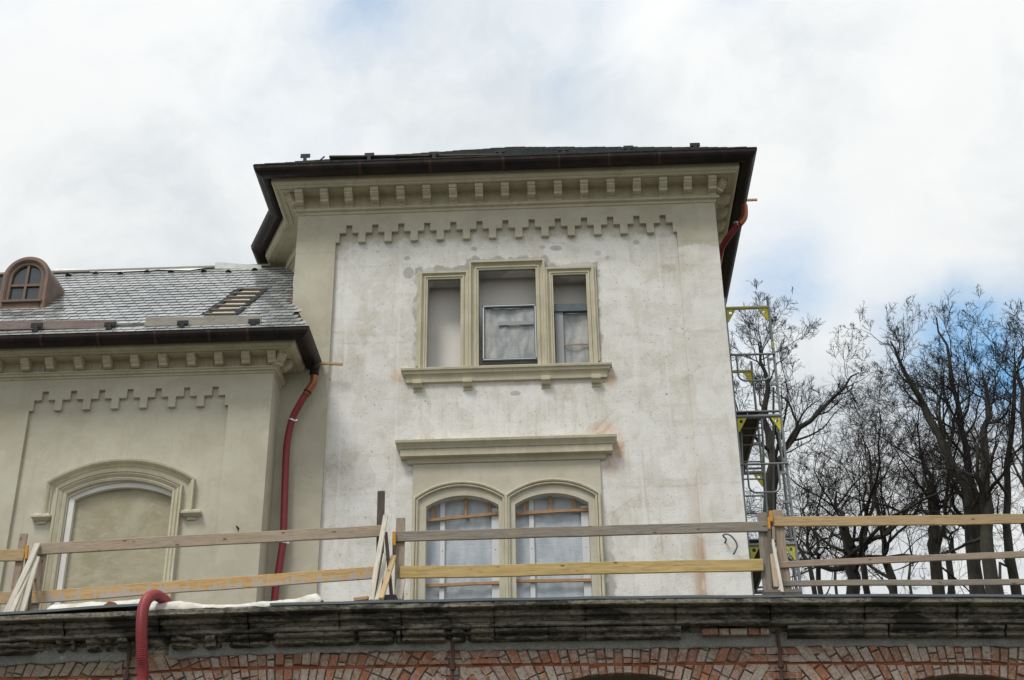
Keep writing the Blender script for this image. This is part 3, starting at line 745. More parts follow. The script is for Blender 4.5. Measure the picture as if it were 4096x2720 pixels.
for i, (a, b) in enumerate((AL, AR)):
    t = thing('sheeted_window', ((a + b) / 2, YT + .2, FB), ('left' if i == 0 else 'right') + ' arched opening of the twin window, closed with bluish sheeting and battens', 'window sheeting')
    ya = YT + .21
    obj('sheeting', foilgrid(a - .02, b + .02, FB, AAP + .05, ya, .022, 20.0 + 7 * i, 30, 60), MAT['foil'], t, smooth=True)
    W_ = b - a
    for (u0, u1) in ((.185, .25), (.895, .995)):
        st_ = obj('white_strip', box(a + W_ * u0, a + W_ * u1, ya - .045, ya - .037, FB, ASP + (.12 if u0 < .5 else 0)), MAT['foil_strip'], t)
        for kz in range(12):
            for uu in ((u0 + u1) / 2,):
                obj('nail', box(a + W_ * uu - .006, a + W_ * uu + .006, ya - .0475, ya - .0452, FB + .35 + kz * .27, FB + .362 + kz * .27), MAT['black_iron'], st_)
    if i == 0: hb = [(k6(680, 828), k6(1245, 772)), (k6(668, 1338), k6(1250, 1314))]
    else: hb = [(k6(1378, 775), k6(1952, 742)), (k6(1382, 1304), k6(1972, 1293))]
    for (q0, q1) in hb:
        p0, p1 = U(q0, ya - .07), U(q1, ya - .07)
        board('batten', p0, p1, .05, .035, MAT['wood_batten'], t)
    for q in ((0.09, .17), (.54, .24), (.87, .20)) if i == 0 else ((.13, .17), (.48, .24), (.81, .2)):
        zb_ = U(hb[0][0], ya)[2] * (1 - q[0]) + U(hb[0][1], ya)[2] * q[0]
        board('upright_batten', (a + W_ * q[0], ya - .06, zb_ - .01), (a + W_ * q[0], ya - .06, zb_ + q[1] + .12), .045, .03, MAT['wood_batten'], t, up=(1, 0, 0))

# ------------------------------------------------------------------ wing
wing = thing('wing_house', (-8, YW, FLZ), 'lower beige plastered wing with slate roof, dormer and blind arched window', 'house')
WX1 = -4.435; WX0 = -15.0
def wx(*qs): return sum(U(q, YW)[0] for q in qs) / len(qs)
def wz(*qs): return sum(U(q, YW)[2] for q in qs) / len(qs)
WP0 = wx((118, 1648), (91, 1800), (18, 2205)); WP1 = wx((916, 1631), (895, 1800), (845, 2328))
WB0, WB1 = wx(k2(490, 330), k2(408, 955)), wx(k2(1165, 305), k2(1103, 890))
WSZ, WAZ = wz(k2(490, 325), k2(1165, 303)), wz(k2(850, 238))
obj('wall_panel', plate([rect(WP0 - .1, WP1 + .1, ZB, 9.75), archloop2(WB0 - .085, WB1 + .085, FB, WSZ + .02, WAZ + .07)], YW + .06, YW + .3), MAT['new_plaster'], wing)
obj('blind_panel', box(WB0 - .3, WB1 + .3, YW + .17, YW + .25, FB - .1, WAZ + .3), MAT['blind_plaster'], wing)
pa = [(WB1, FB)] + list(reversed(arc(WB0, WSZ, WB1, WSZ, WAZ - WSZ, 20))) + [(WB0, FB)]
obj('painted_reveal', sweep(pa, [(0, -.115), (0, -.035), (.078, -.022), (.088, -.10)], 'XZ', YW + .06), MAT['white_reveal'], wing)
o1z, o1a = wz(k2(375, 268), k2(1240, 232)), wz(k2(850, 135))
o1 = (wx(k2(378, 270), k2(300, 900)) , wx(k2(1240, 235), k2(1180, 900)))
pa = [(o1[1], FB)] + list(reversed(arc(o1[0], o1z, o1[1], o1z, o1a - o1z, 20))) + [(o1[0], FB)]
obj('arch_moulding', sweep(pa, [(-.16, 0), (-.155, .03), (-.12, .045), (-.105, .03), (-.09, .045), (-.055, .07), (-.04, .055), (-.03, .075), (0, .085), (.005, 0)], 'XZ', YW + .06), MAT['trim_plaster'], wing)
h0, h1 = wx(k2(325, 220), k2(275, 440)), wx(k2(1325, 195), k2(1310, 405))
hzs, hza = wz(k2(325, 218), k2(1325, 198)), wz(k2(870, 62)); hzb = wz(k2(255, 450), k2(1310, 415))
pa = [(h1, hzb)] + list(reversed(arc(h0, hzs, h1, hzs, hza - hzs, 20))) + [(h0, hzb)]
obj('hood_moulding', sweep(pa, [(-.10, 0), (-.095, .02), (-.07, .03), (-.055, .065), (-.03, .085), (0, .09), (.002, 0)], 'XZ', YW + .06), MAT['trim_plaster'], wing)
for X, s_ in ((h0, -1), (h1, 1)):
    a, b = sorted((X - s_ * .10, X + s_ * .10))
    m = sweep([(a + .05, YW + .08), (a + .05, YW + .055), (b - .05, YW + .055), (b - .05, YW + .08)], [(0, hzb - .12), (.02, hzb - .12), (.025, hzb - .08), (.05, hzb - .075), (.10, hzb - .035), (.10, hzb - .0), (.03, hzb + .045), (0, hzb + .05)])
    obj('label_stop', m, MAT['trim_plaster'], wing)
wf = (U(k1(810, 1168), YW)[2], U(k1(770, 1098), YW)[2], U(k1(725, 1040), YW)[2])
lowl = frieze_loop(WP0, WP1, 7, 9.8, wf, .118, .10)
lp = [(WX0, ZB), (WP0, ZB), (WP0, wf[0])] + lowl + [(WP1, wf[0]), (WP1, ZB), (WX1, ZB), (WX1, 10.1), (WX0, 10.1)]
obj('wall', plate([lp], YW, YW + .058), MAT['new_plaster'], wing)
obj('side_wall', join(box(WX1 - .3, WX1 - .0005, YW + .001, 25.0, ZB, 10.09), box(WX0, WX1 - .3, 24.6, 25.0, ZB, 10.09)), MAT['new_plaster'], wing)
WPATH = [(WX0, YW), (WX1, YW), (WX1, YT + .0)]
zW = [U(k1(1000, y), Y)[2] for y, Y in ((905, 19.30), (945, YW))]
wprof = [(0, 9.775), (.02, 9.785), (.025, 9.81), (.06, 9.82), (.065, 9.845), (.09, 9.855), (.09, 9.875), (.035, 9.885), (.035, 10.06), (.06, 10.063), (.225, 10.07), (.225, 10.058), (.262, 10.058), (.262, 10.07), (.30, 10.07), (.30, 10.058), (.33, 10.058), (.33, 10.085), (.36, 10.095), (.385, 10.12), (.39, 10.16), (.40, 10.175), (.40, 10.20), (0, 10.24)]
obj('cornice', sweep(WPATH, wprof), MAT['trim_plaster'], wing)
gutter(WPATH, .507, 10.245, .138, wing, 'brown_copper', [-8.0, -7.1, -6.2, -5.35, -4.75])
obj('gutter_end', join(([(WX1 + .507 + .138 * math.cos(a), YT - .004, 10.245 + .138 * math.sin(a)) for a in [PI + PI * i / 10 for i in range(11)]], [tuple(range(11))])), MAT['brown_copper'], wing)
for x in (-28, 170, 340, 540, 738, 930, 1125, 1322, 1513, 1700, 1883):
    X = U((x * .576, 1437 - 14 * x / 1900), 19.15)[0]
    modillion(X, YW, 10.062, wing, s=.80, wdt=.125)
    if x > 200:
        for dx in (-.14, .14):
            obj('coffer_rib', box(X + dx - .018, X + dx + .018, YW - .052, YW - .036, 9.886, 10.0), MAT['trim_plaster'], wing)
modillion(YW + .16, 0, 10.062, wing, s=.80, wdt=.125, axis='R', xw=WX1)
# corner console, turned on the diagonal
cm = modillion(0, 0, 0, wing, s=.95, wdt=.14); cm.matrix_basis = Matrix.Translation((WX1 - .04, YW + .04, 10.07)) @ Matrix.Rotation(math.radians(45), 4, 'Z')
cm = modillion(0, 0, 0, tower, s=.95, wdt=.14); cm.matrix_basis = Matrix.Translation((TX1 - .04, YT + .04, 13.475)) @ Matrix.Rotation(math.radians(45), 4, 'Z')
cm = modillion(0, 0, 0, tower, s=.95, wdt=.14); cm.matrix_basis = Matrix.Translation((TX0 + .04, YT + .04, 13.475)) @ Matrix.Rotation(math.radians(-45), 4, 'Z')
# roof
TAN = .95; EY, EZ = 18.80, 10.235
RP = np.array([0, EY, EZ]); RN = np.array([0, -TAN, 1.0]); RNU = Vector((0, -TAN, 1)).normalized(); RUP = Vector((0, 1, TAN)).normalized()
ridge_y = 22.05; ridge_z = EZ + TAN * (ridge_y - EY)
cornr = Vector((WX1 + .60, EY, EZ)); tcorn = Vector((TX0, YT, EZ + TAN * (YT - EY)))
rv = [(WX0, EY, EZ), tuple(cornr), tuple(tcorn), (TX0, ridge_y, ridge_z), (WX0, ridge_y, ridge_z), (cornr.x, YT, EZ), (WX0, 2 * ridge_y - EY, EZ), (TX0, 2 * ridge_y - EY, EZ)]
roof_w = obj('roof', (rv, [(0, 1, 2, 3, 4), (1, 5, 2), (4, 3, 7, 6)]), MAT['slate_edge'], wing)
# opening in the slates with bare battens
hole = [Vector(UP(q, RP, RN)) for q in ((957, 1163), (1063, 1163), (945, 1262), (820, 1265))]
def inhole(p):
    sgn = []
    for i in range(4):
        a, b = hole[i], hole[(i + 1) % 4]
        sgn.append((b - a).cross(p - a).dot(RNU))
    return all(s < 0 for s in sgn) or all(s > 0 for s in sgn)
def hip_x(y):           # right limit of the front slope at depth y
    t = (y - EY) / (YT - EY)
    return cornr.x + (tcorn.x - cornr.x) * t if t < 1 else -4.36 - .0
EXPO, SW = .192, .182
sl_bm = bmesh.new()
sw, sh, sth = SW * .975, EXPO * 1.2, .0165
def slate_mesh():
    v = [(0, 0, sth), (sw * .86, 0, sth), (sw, sh * .16, sth), (sw, sh, .002), (0, sh, .002), (0, 0, 0), (sw * .86, 0, 0), (sw, sh * .16, 0)]
    f = [(0, 1, 2, 3, 4), (5, 6, 1, 0), (6, 7, 2, 1), (5, 0, 4)]
    me = bpy.data.meshes.new('slate'); me.from_pydata(v, [], f)
    me.materials.append(MAT['slate']); me.materials.append(MAT['slate_edge'])
    for i, p in enumerate(me.polygons): p.material_index = 0 if i == 0 else 1
    me.update(); return me
SLM = slate_mesh()
slots = []
nrow = int((ridge_y - EY) / RUP.y / EXPO)
for r in range(nrow):
    s = r * EXPO; y0 = EY + RUP.y * s; z0 = EZ + RUP.z * s
    xr = hip_x(y0 + .1); off = (r * .5 % 1) * SW + random.uniform(-.008, .008)
    x = -3.62 - SW - off
    while x + SW > xr + .10: x -= SW
    while x > -9.9:
        p = Vector((x, y0, z0)) + RNU * .012
        c = p + Vector((SW / 2, 0, 0)) + RUP * EXPO * .5
        if not inhole(c): slots.append((p, c, r))
        x -= SW
def px_of(p):
    c = ROT @ np.array(p); return CX + FPX * c[0] / c[2], CY - FPX * c[1] / c[2]
def slate_matrix(p):
    tilt = math.radians(2.6 + random.uniform(-.35, .35))
    xa = (Vector((1, 0, 0)) * math.cos(tilt) + RUP * math.sin(tilt)).normalized(); ya = RNU.cross(xa)
    za = (RNU + Vector((random.uniform(-.012, .012), 0, 0)) - ya * random.uniform(-.0, .012)).normalized(); ya = za.cross(xa).normalized(); xa = ya.cross(za)
    return Matrix(((xa.x, ya.x, za.x, p.x), (xa.y, ya.y, za.y, p.y), (xa.z, ya.z, za.z, p.z), (0, 0, 0, 1)))
vis, rest = [], []
for (p, c, r) in slots:
    q = px_of(c)
    hid = q[0] < 12 or (q[0] < 225 and q[1] < 1245) or q[1] > 1318 or (q[1] > 1270 and (q[0] < 480 or 580 < q[0] < 1046))
    (rest if hid else vis).append((p, c, r))
vis.sort(key=lambda t: t[2])
for (p, c, r) in vis[:300]:
    objm('slate', SLM, None, roof_w, slate_matrix(p))
sv, sf, smi = [], [], []
for (p, c, r) in rest + vis[300:]:
    M_ = slate_matrix(p); o = len(sv); sv += [tuple(M_ @ v.co) for v in SLM.vertices]
    for i, pl in enumerate(SLM.polygons): sf.append(tuple(k + o for k in pl.vertices)); smi.append(0 if i == 0 else 1)
so = obj('slates', (sv, sf), MAT['slate'], roof_w); so.data.materials.append(MAT['slate_edge']); so.data.polygons.foreach_set('material_index', smi); tag(so, kind='stuff')
# little hip face on the right: narrow courses
hv_, hf_ = [], []
for i in range(14):
    t0, t1 = i / 14, (i + 1.1) / 14; o = len(hv_)
    A = cornr.lerp(tcorn, t0); B = Vector(rv[5]).lerp(tcorn, t0); A1 = cornr.lerp(tcorn, min(1, t1)); B1 = Vector(rv[5]).lerp(tcorn, min(1, t1))
    u = Vector((.02, 0, .012))
    hv_ += [A + u, B + u, B1 + u * .2, A1 + u * .2, A, B]; hf_ += [(o, o + 1, o + 2, o + 3), (o + 4, o + 5, o + 1, o)]
tag(obj('hip_slates', (hv_, hf_), MAT['slate'], roof_w), kind='stuff')
# flashing along the tower
fl = sweep([(tcorn.x - .03, tcorn.z + .05), (cornr.x - .02, EZ + .02)], [(0, 0), (.0, .05), (.07, .02), (.07, 0)], 'XZ', YT - .002)
obj('copper_flashing', fl, MAT['dormer_copper'], wing)
tl = EZ + TAN * (YT - EY)
obj('copper_flashing', ([(TX0 - .006, YT, tl + .02), (TX0 - .006, 20.85, tl + .02 + TAN * .85), (TX0 - .006, 20.85, tl + .14 + TAN * .85), (TX0 - .006, YT, tl + .14), (TX0 - .13, YT, tl + .03), (TX0 - .13, 20.85, tl + .03 + TAN * .85)], [(0, 1, 2, 3), (4, 5, 1, 0)]), MAT['dormer_copper'], wing)
q = U(kB(1745, 510), 20.3)
obj('white_flashing', box(TX0 - .012, TX0 - .002, 20.02, 20.4, tl + .33, tl + .56), MAT['white_membrane'], wing)
# bare battens in the opening
e0, e1 = hole[0], hole[1]
dk = obj('roof_deck', ([h + RNU * .004 for h in hole], [(0, 1, 2, 3)]), MAT['roof_deck'], roof_w)
for i in range(7):
    t = i / 6.0
    a = hole[0].lerp(hole[3], t) + RNU * .03; b = hole[1].lerp(hole[2], t) + RNU * .03
    board('batten', a, b, .05, .035, MAT['wood_brown'], roof_w, up=RUP)
    if i < 6:
        a2 = hole[0].lerp(hole[3], t + .08); b2 = hole[1].lerp(hole[2], t + .08)
        u0 = random.uniform(.30, .38); w2 = random.uniform(.18, .28)
        m_ = a2.lerp(b2, u0); n_ = a2.lerp(b2, u0 + w2)
        dn = (hole[3] - hole[0]).normalized() * .11
        obj('deck_gap', ([m_ + RNU * .008, n_ + RNU * .008, n_ + dn + RNU * .008, m_ + dn + RNU * .008], [(0, 1, 2, 3)]), MAT['deck_underside'], roof_w)
for a_, b_ in ((hole[0], hole[3]), (hole[1], hole[2])):      # ragged slate ends along both sides
    for i in range(13):
        p = a_.lerp(b_, (i + .5) / 13) + RNU * random.uniform(.01, .03)
        M_ = Matrix.Translation(p) @ RNU.to_track_quat('Z', 'Y').to_matrix().to_4x4() @ Matrix.Rotation(random.uniform(-.5, .5), 4, 'Z')
        obj('loose_slate', box(-.05, .05, -.07, .07, 0, .012), MAT['slate_edge'], roof_w, matrix=M_)
# ridge: batten, membrane strips and a raised roll
obj('ridge_batten', box(WX0, TX0 - .9, ridge_y - .05, ridge_y + .04, ridge_z + .02, ridge_z + .06), MAT['wood_roofboard'], roof_w)
def on_roof(q, lift=.02): return Vector(UP(q, RP, RN)) + RNU * lift
mem = []
for poly in ([kA(690, 262), kA(900, 262), kA(1140, 272), kA(1000, 303), kA(860, 297), kA(700, 300)], [kA(1140, 270), kA(2195, 248), kB(0, 250), kB(500, 250), kB(700, 252), kB(500, 284), kB(100, 276), kA(1900, 284), kA(1500, 302), kA(1130, 304)]):
    mem.append(poly)
for poly in mem:
    v = [tuple(on_roof(q, .045)) for q in poly]; obj('ridge_membrane', (v, [tuple(range(len(v)))]), MAT['white_membrane'], roof_w)
rp = [(U(q, 22.0)) for q in (kB(815, 240), kB(822, 168), kB(860, 158), kB(1100, 180), kB(1400, 195), kB(1400, 240))]
roll = thing('underlay_roll', (float(rp[3][0]), 22.0, float(rp[0][2])), 'white underlay sheet standing up on the wing ridge beside the tower', 'membrane')
obj('sheet', plate([[(p[0], p[2]) for p in rp]], 21.98, 22.06), MAT['white_membrane'], roll)
for q in (kA(860, 342), kA(1205, 318), kA(1510, 318), kA(1845, 297), kA(2150, 297), kB(265, 297), kB(675, 292), kB(985, 295), kB(1315, 272)):
    p = on_roof(q, .012); v = []; f = []
    for i in range(5):
        a_ = i / 4
        for j in range(9):
            th = PI * j / 8; rr = .062 * (1 - a_ * .95)
            v.append(p + Vector((rr * math.cos(th), 0, 0)) + RNU * (rr * math.sin(th)) + RUP * (.28 * a_))
    for i in range(4):
        for j in range(8): f.append((i * 9 + j, i * 9 + j + 1, (i + 1) * 9 + j + 1, (i + 1) * 9 + j))
    vt = obj('roof_vent', (v, f), MAT['slate'], roof_w); obj('vent_mouth', (v[:9], [tuple(range(9))]), MAT['black_iron'], vt)
for q in ((123, 1292, 172, 1310), (417, 1289, 465, 1306), (708, 1282, 754, 1300), (993, 1276, 1040, 1294)):
    snow_bracket(q, 18.97, EZ + TAN * (18.97 - EY) + .02, wing)
# dormer
dq = UP((95, 1240), RP, RN); DY = float(dq[1])
dc = U((103, 1120), DY)[0]; dzb = U((100, 1240), DY)[2]; dsp = U((106, 1108), DY)[2]; dzt = U((116, 1019), DY)[2]
dr = U((190, 1238), DY)[0] - U((95, 1238), DY)[0]
dormer = obj('dormer', (lambda: None) and sweep([(dc + dr, dzb), (dc + dr, dsp)] + list(reversed(arc(dc - dr, dsp, dc + dr, dsp, min(dr * .999, dzt - dsp), 24)))[1:-1] + [(dc - dr, dsp), (dc - dr, dzb)], [(-.105, -.05), (-.105, .0), (-.07, .02), (-.02, .02), (0.0, 0.0), (0, -2.3), (-.03, -2.3)], 'XZ', DY), MAT['dormer_copper'], wing)
ri = dr - .105
ip = [(dc - ri, dzb + .18), (dc + ri, dzb + .18)] + list(reversed(arc(dc - ri, dsp, dc + ri, dsp, min(ri * .999, dzt - dsp - .105), 20)))
zm_ = (dzb + dsp) / 2 + .182
for sx_ in (-1, 1):
    for sz_ in (-1, 1):
        pn_ = clip(clip(ip, sx_, 0, sx_ * dc), 0, sz_, sz_ * zm_)
        obj('pane', plate([pn_], DY + .07, DY + .08), MAT['window_glass'], dormer)
obj('window_frame', sweep([(dc + ri, dzb + .18), (dc + ri, dsp)] + list(reversed(arc(dc - ri, dsp, dc + ri, dsp, min(ri * .999, dzt - dsp - .105), 20)))[1:-1] + [(dc - ri, dsp), (dc - ri, dzb + .18)], [(0, -.08), (0, -.01), (-.05, -.02), (-.055, -.07)], 'XZ', DY), MAT['dormer_wood'], dormer)
obj('sash_bar', box(dc - .022, dc + .022, DY + .03, DY + .068, dzb + .18, dzt - .15), MAT['dormer_wood'], dormer)
obj('sash_bar', box(dc - ri, dc + ri, DY + .032, DY + .0685, (dzb + dsp) / 2 + .16, (dzb + dsp) / 2 + .205), MAT['dormer_wood'], dormer)
obj('dormer_sill', box(dc - ri - .04, dc + ri + .04, DY - .05, DY + .1, dzb + .145, dzb + .185), MAT['dormer_wood'], dormer)
obj('apron', box(dc - ri, dc + ri, DY - .006, DY + .05, dzb - .02, dzb + .145), MAT['dormer_copper'], dormer)

# ------------------------------------------------------------------ brick arcade under the terrace
arcade = thing('brick_arcade', (0, 12.4, GZ), 'old brick arcade with weathered stone cornice carrying the terrace', 'wall')
BO = .30                                             # brick face behind the zinc edge
def tabx(pts, dy):                                   # pixel line -> height table over x on the curved face
    out = []
    for q in pts:
        p = U(q, 12.4)
        for _ in range(4): p = U(q, YF(p[0]) + dy)
        out.append((float(p[0]), float(p[2])))
    return out
ZBT = tabx([(-300, 2672), (0, 2664), (300, 2651), (665, 2639), (1000, 2620), (1412, 2611), (2000, 2603), (2478, 2597), (3130, 2589), (4096, 2588), (4500, 2588)], BO)
ZGR = tabx([(-300, 2718), (0, 2715), (466, 2708), (635, 2687), (900, 2673), (1366, 2670), (2000, 2659), (2478, 2658), (3000, 2652), (4096, 2657), (4500, 2657)], BO)
ARX = [float(U((q, 2690), YF(0) + BO)[0]) for q in (-150, 1153, 2478, 3880, 5200)]
BND = [float(U((q, 2690), YF(0) + BO)[0]) for q in (-800, 512, 1813, 3130, 4560, 5900)]
CRZ = float(U((2478, 2693), YF(.5) + BO)[2])
RI = 1.86
def crown(i): return CRZ + (.0, -.005, 0, -.03, -.03)[i] if i else CRZ - .02
def area(p): return abs(sum(p[i][0] * p[(i + 1) % len(p)][1] - p[(i + 1) % len(p)][0] * p[i][1] for i in range(len(p)))) / 2
bricks = []
def cut(poly, i):
    """split a brick by the horizontal chase and trim at the mortar band and the neighbour arch"""
    cx_ = sum(p[0] for p in poly) / len(poly)
    zg, zb = interp(cx_, ZGR), interp(cx_, ZBT)
    poly = clip(poly, 0, 1, zb + .03)
    if i is not None:
        if len(poly) > 2: poly = clip(poly, 1, 0, BND[i + 1] - .06)
        if len(poly) > 2: poly = clip(poly, -1, 0, -(BND[i] + .06))
    for (s_, c_) in ((1, zg - .012), (-1, -(zg + .012))):
        if len(poly) > 2:
            q = clip(poly, 0, s_, c_)
            if len(q) > 2 and area(q) > .0009: bricks.append(q)
for i, xc in enumerate(ARX):
    zc = crown(i) - RI; step = .079 / (RI + .12); n = int(.93 / step)
    for kk in range(-n, n + 1):
        a0 = (kk - .44) * step + random.uniform(-.05, .05) * step; a1 = (kk + .44) * step + random.uniform(-.05, .05) * step
        r = RI + random.uniform(0, .006)
        first = True
        while r < RI + .80:
            L = random.choice((.142, .142, .285)) if not first else random.choice((.07, .142, .142, .2)); first = False
            r1 = r + L - .011
            mid = [(xc + rr * math.sin(aa), zc + rr * math.cos(aa)) for rr, aa in ((r, a0), (r, a1), (r1, a1), (r1, a0))]
            if min(p[1] for p in mid) < interp(mid[0][0], ZBT) + .02 and abs(mid[0][0]) < 7: cut(mid, i)
            r += L
for b in BND[1:5]:                                   # flat courses between the arches, round the tie rods
    for j in range(9):
        z = interp(b, ZBT) - .075 * j; hw = .09 + (.16 if j < 2 else .05)
        x = b - hw - (j % 2) * .06
        while x < b + hw:
            w2 = random.choice((.14, .2)); cut([(x, z - .065), (x + w2 - .01, z - .065), (x + w2 - .01, z), (x, z)], None); x += w2
def brick_mesh(poly, dy, dep=.09):
    n = len(poly); cxm = sum(p[0] for p in poly) / n; czm = sum(p[1] for p in poly) / n
    lo, v = .006, []
    for (x, z) in poly:
        x2, z2 = x + random.uniform(-.005, .005), z + random.uniform(-.005, .005)
        d_ = math.hypot(x2 - cxm, z2 - czm) or 1; k_ = max(0, 1 - lo / d_)
        v.append((cxm + (x2 - cxm) * k_, YF(x) + BO + dy + random.uniform(-.003, .003), czm + (z2 - czm) * k_))
    v += [(x, YF(x) + BO + dy + .008, z) for (x, z) in poly]
    v += [(x, YF(x) + BO + dep, z) for (x, z) in poly]
    f = [tuple(range(n))]
    for r in (0, n):
        f += [(r + i, r + (i + 1) % n, r + n + (i + 1) % n, r + n + i) for i in range(n)]
    return v, f
def visible(poly):
    cxm = sum(p[0] for p in poly) / len(poly); czm = sum(p[1] for p in poly) / len(poly)
    q = px_of((cxm, YF(cxm) + BO, czm))
    return -20 < q[0] < 4116 and q[1] < 2735 and czm < interp(cxm, ZBT)
vb = sorted([b for b in bricks if visible(b)], key=area, reverse=True)
for poly in vb[:300]:
    cxm = sum(p[0] for p in poly) / len(poly); czm = sum(p[1] for p in poly) / len(poly)
    obj('brick', brick_mesh(poly, random.uniform(-.012, .012)), MAT['old_brick'], arcade)
big = []
ids = set(id(b) for b in vb[:300])
for poly in bricks:
    if id(poly) in ids: continue
    if interp(sum(p[0] for p in poly) / len(poly), ZBT) - sum(p[1] for p in poly) / len(poly) > .75: continue
    big.append(brick_mesh(poly, random.uniform(-.012, .012)))
tag(obj('bricks', join(*big), MAT['old_brick'], arcade), kind='stuff')
# core behind the bricks with the arch openings
def inner(x):
    for i, xc in enumerate(ARX):
        if abs(x - xc) < 1.22:
            return crown(i) - RI + math.sqrt(RI * RI - (x - xc) ** 2)
    return GZ
xs = [-13 + i * .05 for i in range(401)]
obj('wall_core', strip(xs, lambda x: [(x, YF(x) + BO + .75, inner(x) + .006), (x, YF(x) + BO + .022, inner(x) + .006), (x, YF(x) + BO + .022, FLZ - .05), (x, YF(x) + BO + .75, FLZ - .05)]), MAT['joint_mortar'], arcade)
obj('chase', strip([-6.2 + i * .1 for i in range(120)], lambda x: [(x, YF(x) + BO + .018, interp(x, ZGR) - .03), (x, YF(x) + BO + .012, interp(x, ZGR)), (x, YF(x) + BO + .018, interp(x, ZGR) + .03)]), MAT['chase_brick'], arcade)
obj('loggia_wall', box(-13, 9, 15.9, 16.2, GZ, FLZ - .31), MAT['new_plaster'], arcade)
# rough grey mortar band
def mband(x):
    zb = interp(x, ZBT); n_ = mnoise.noise(Vector((x * 5, 0, 3))) * .016 + mnoise.noise(Vector((x * 17, 0, 9))) * .012
    zt = 3.49; rows = []
    for j in range(9):
        t = j / 8; z = zt + (zb - n_ - zt) * t
        rows.append((x, YF(x) + BO - .022 + .012 * t * t + .006 * mnoise.noise(Vector((x * 9, z * 14, 1))) + .005 * mnoise.noise(Vector((x * 30, z * 40, 4))), z))
    rows.append((x, YF(x) + BO + .03, zb - n_ + .004)); return rows
def seg(a, b, st=.03):
    n = max(2, int((b - a) / st)); return [a + (b - a) * i / n for i in range(n + 1)]
patch0, patch1 = float(U((512, 2620), 12.35)[0]), float(U((668, 2620), 12.35)[0])
for a, b in ((-6.4, patch0), (patch1, BND[2] - .012), (BND[2] + .012, BND[3] - .012), (BND[3] + .012, 6.4)):
    obj('mortar_band', strip(seg(a, b), mband), MAT['grey_mortar'], arcade, smooth=True)
for j in range(3):
    z = 3.55 - j * .072; x = patch0 + .01 + (j % 2) * -.04
    while x < patch1:
        w2 = .16; a, b = max(x, patch0), min(x + w2 - .012, patch1)
        if b - a > .03: obj('brick', brick_mesh([(a, z - .062), (b, z - .062), (b, z), (a, z)], .0, .06), MAT['old_brick'], arcade)
        x += w2
# stone cornice, block by block
JP = [-520, -130, 256, 640, 995, 1359, 1606, 1978, 2343, 2706, 3091, 3477, 3862, 4250, 4650]
JX = [float(U((q, 2480), 12.22)[0]) for q in JP]
up_prof = [(.285, 3.735), (.292, 3.730), (.294, 3.690), (.285, 3.682), (.200, 3.679), (.196, 3.675), (.206, 3.671), (.207, 3.629), (.198, 3.621), (.158, 3.618), (.152, 3.606), (.140, 3.589), (.128, 3.577), (.166, 3.572), (.170, 3.541), (.160, 3.533), (.09, 3.531)]
lo_prof = [(.09, 3.530), (.138, 3.528), (.148, 3.518), (.146, 3.497), (.132, 3.486), (.090, 3.481), (.084, 3.468), (.104, 3.457), (.100, 3.441), (.075, 3.432), (.0, 3.428)]
def stone(prof, a, b, seed, rough, dz=0.0, notch=()):
    def fn(x):
        out = []
        for (p, z) in prof:
            e = rough * (mnoise.noise(Vector((x * 3.1, z * 9, seed))) * .9 + mnoise.noise(Vector((x * 11, z * 25, seed + 3))) * .7 + mnoise.noise(Vector((x * 34, z * 60, seed + 8))) * .4)
            k_ = 0
            for (nx_, nw) in notch:
                if abs(x - nx_) < nw: k_ = max(k_, 1 - (abs(x - nx_) / nw) ** 2)
            pp = p + e - k_ * min(p, .09)
            endr = min(1, min(x - a, b - x) / .01 + .985)
            out.append((x, YF(x) + BO - pp * endr, z + dz + .4 * e + k_ * .012))
        return out
    v, f = strip(seg(a, b, .028), fn); k = len(prof); m = len(v) // k
    f += [tuple(range(k)), tuple((m - 1) * k + t for t in range(k - 1, -1, -1))]
    return v, f
for i, (a, b) in enumerate(zip(JX, JX[1:])):
    obj('cornice_stone', stone(up_prof, a + .0008, b - .0008, i * 5.3, .0035, random.uniform(-.004, .003)), MAT['cornice_stone'], arcade)
def X22(q): return float(U((q, 2540), 12.28)[0])
LOW = [(-520, -60, .010), (-50, 160, .02), (225, 290, .022), (345, 505, .020), (690, 860, .022), (872, 995, .012), (1002, 1296, .012), (1302, 1600, .014), (1612, 1975, .009), (1984, 2190, .007), (2196, 2340, .006), (2346, 2725, .006),
       (3165, 3470, .005), (3476, 3572, .006), (3584, 3858, .006), (3866, 4060, .006), (4075, 4300, .007)]
for i, (a, b, r_o) in enumerate(LOW):
    xa, xb = X22(a), X22(b); nt = [(random.uniform(xa, xb), random.uniform(.02, .06)) for _ in range(2 if r_o > .007 else 0)]
    obj('cornice_stone', stone(lo_prof, xa - .004, xb + .004, 90 + i * 3.7, r_o, 0.0 if b > 700 else random.uniform(.0, .015), nt), MAT['cornice_stone'], arcade)
xb_ = X22(2815)
for w2 in (.155, .10, .165, .11, .09):
    obj('brick', brick_mesh([(xb_, 3.452), (xb_ + w2 - .01, 3.452), (xb_ + w2 - .01, 3.512), (xb_, 3.512)], -.085, .06), MAT['old_brick'], arcade); xb_ += w2
obj('cornice_backing', strip(seg(-6.6, 6.6, .06), lambda x: [(x, YF(x) + BO - .05 + .02 * mnoise.noise(Vector((x * 6, 1, 0))), 3.74), (x, YF(x) + BO - .03 + .03 * mnoise.noise(Vector((x * 6, 3, 0))), 3.54), (x, YF(x) + BO + .01 + .02 * mnoise.noise(Vector((x * 9, 7, 0))), 3.36)]), MAT['cornice_stone'], arcade)
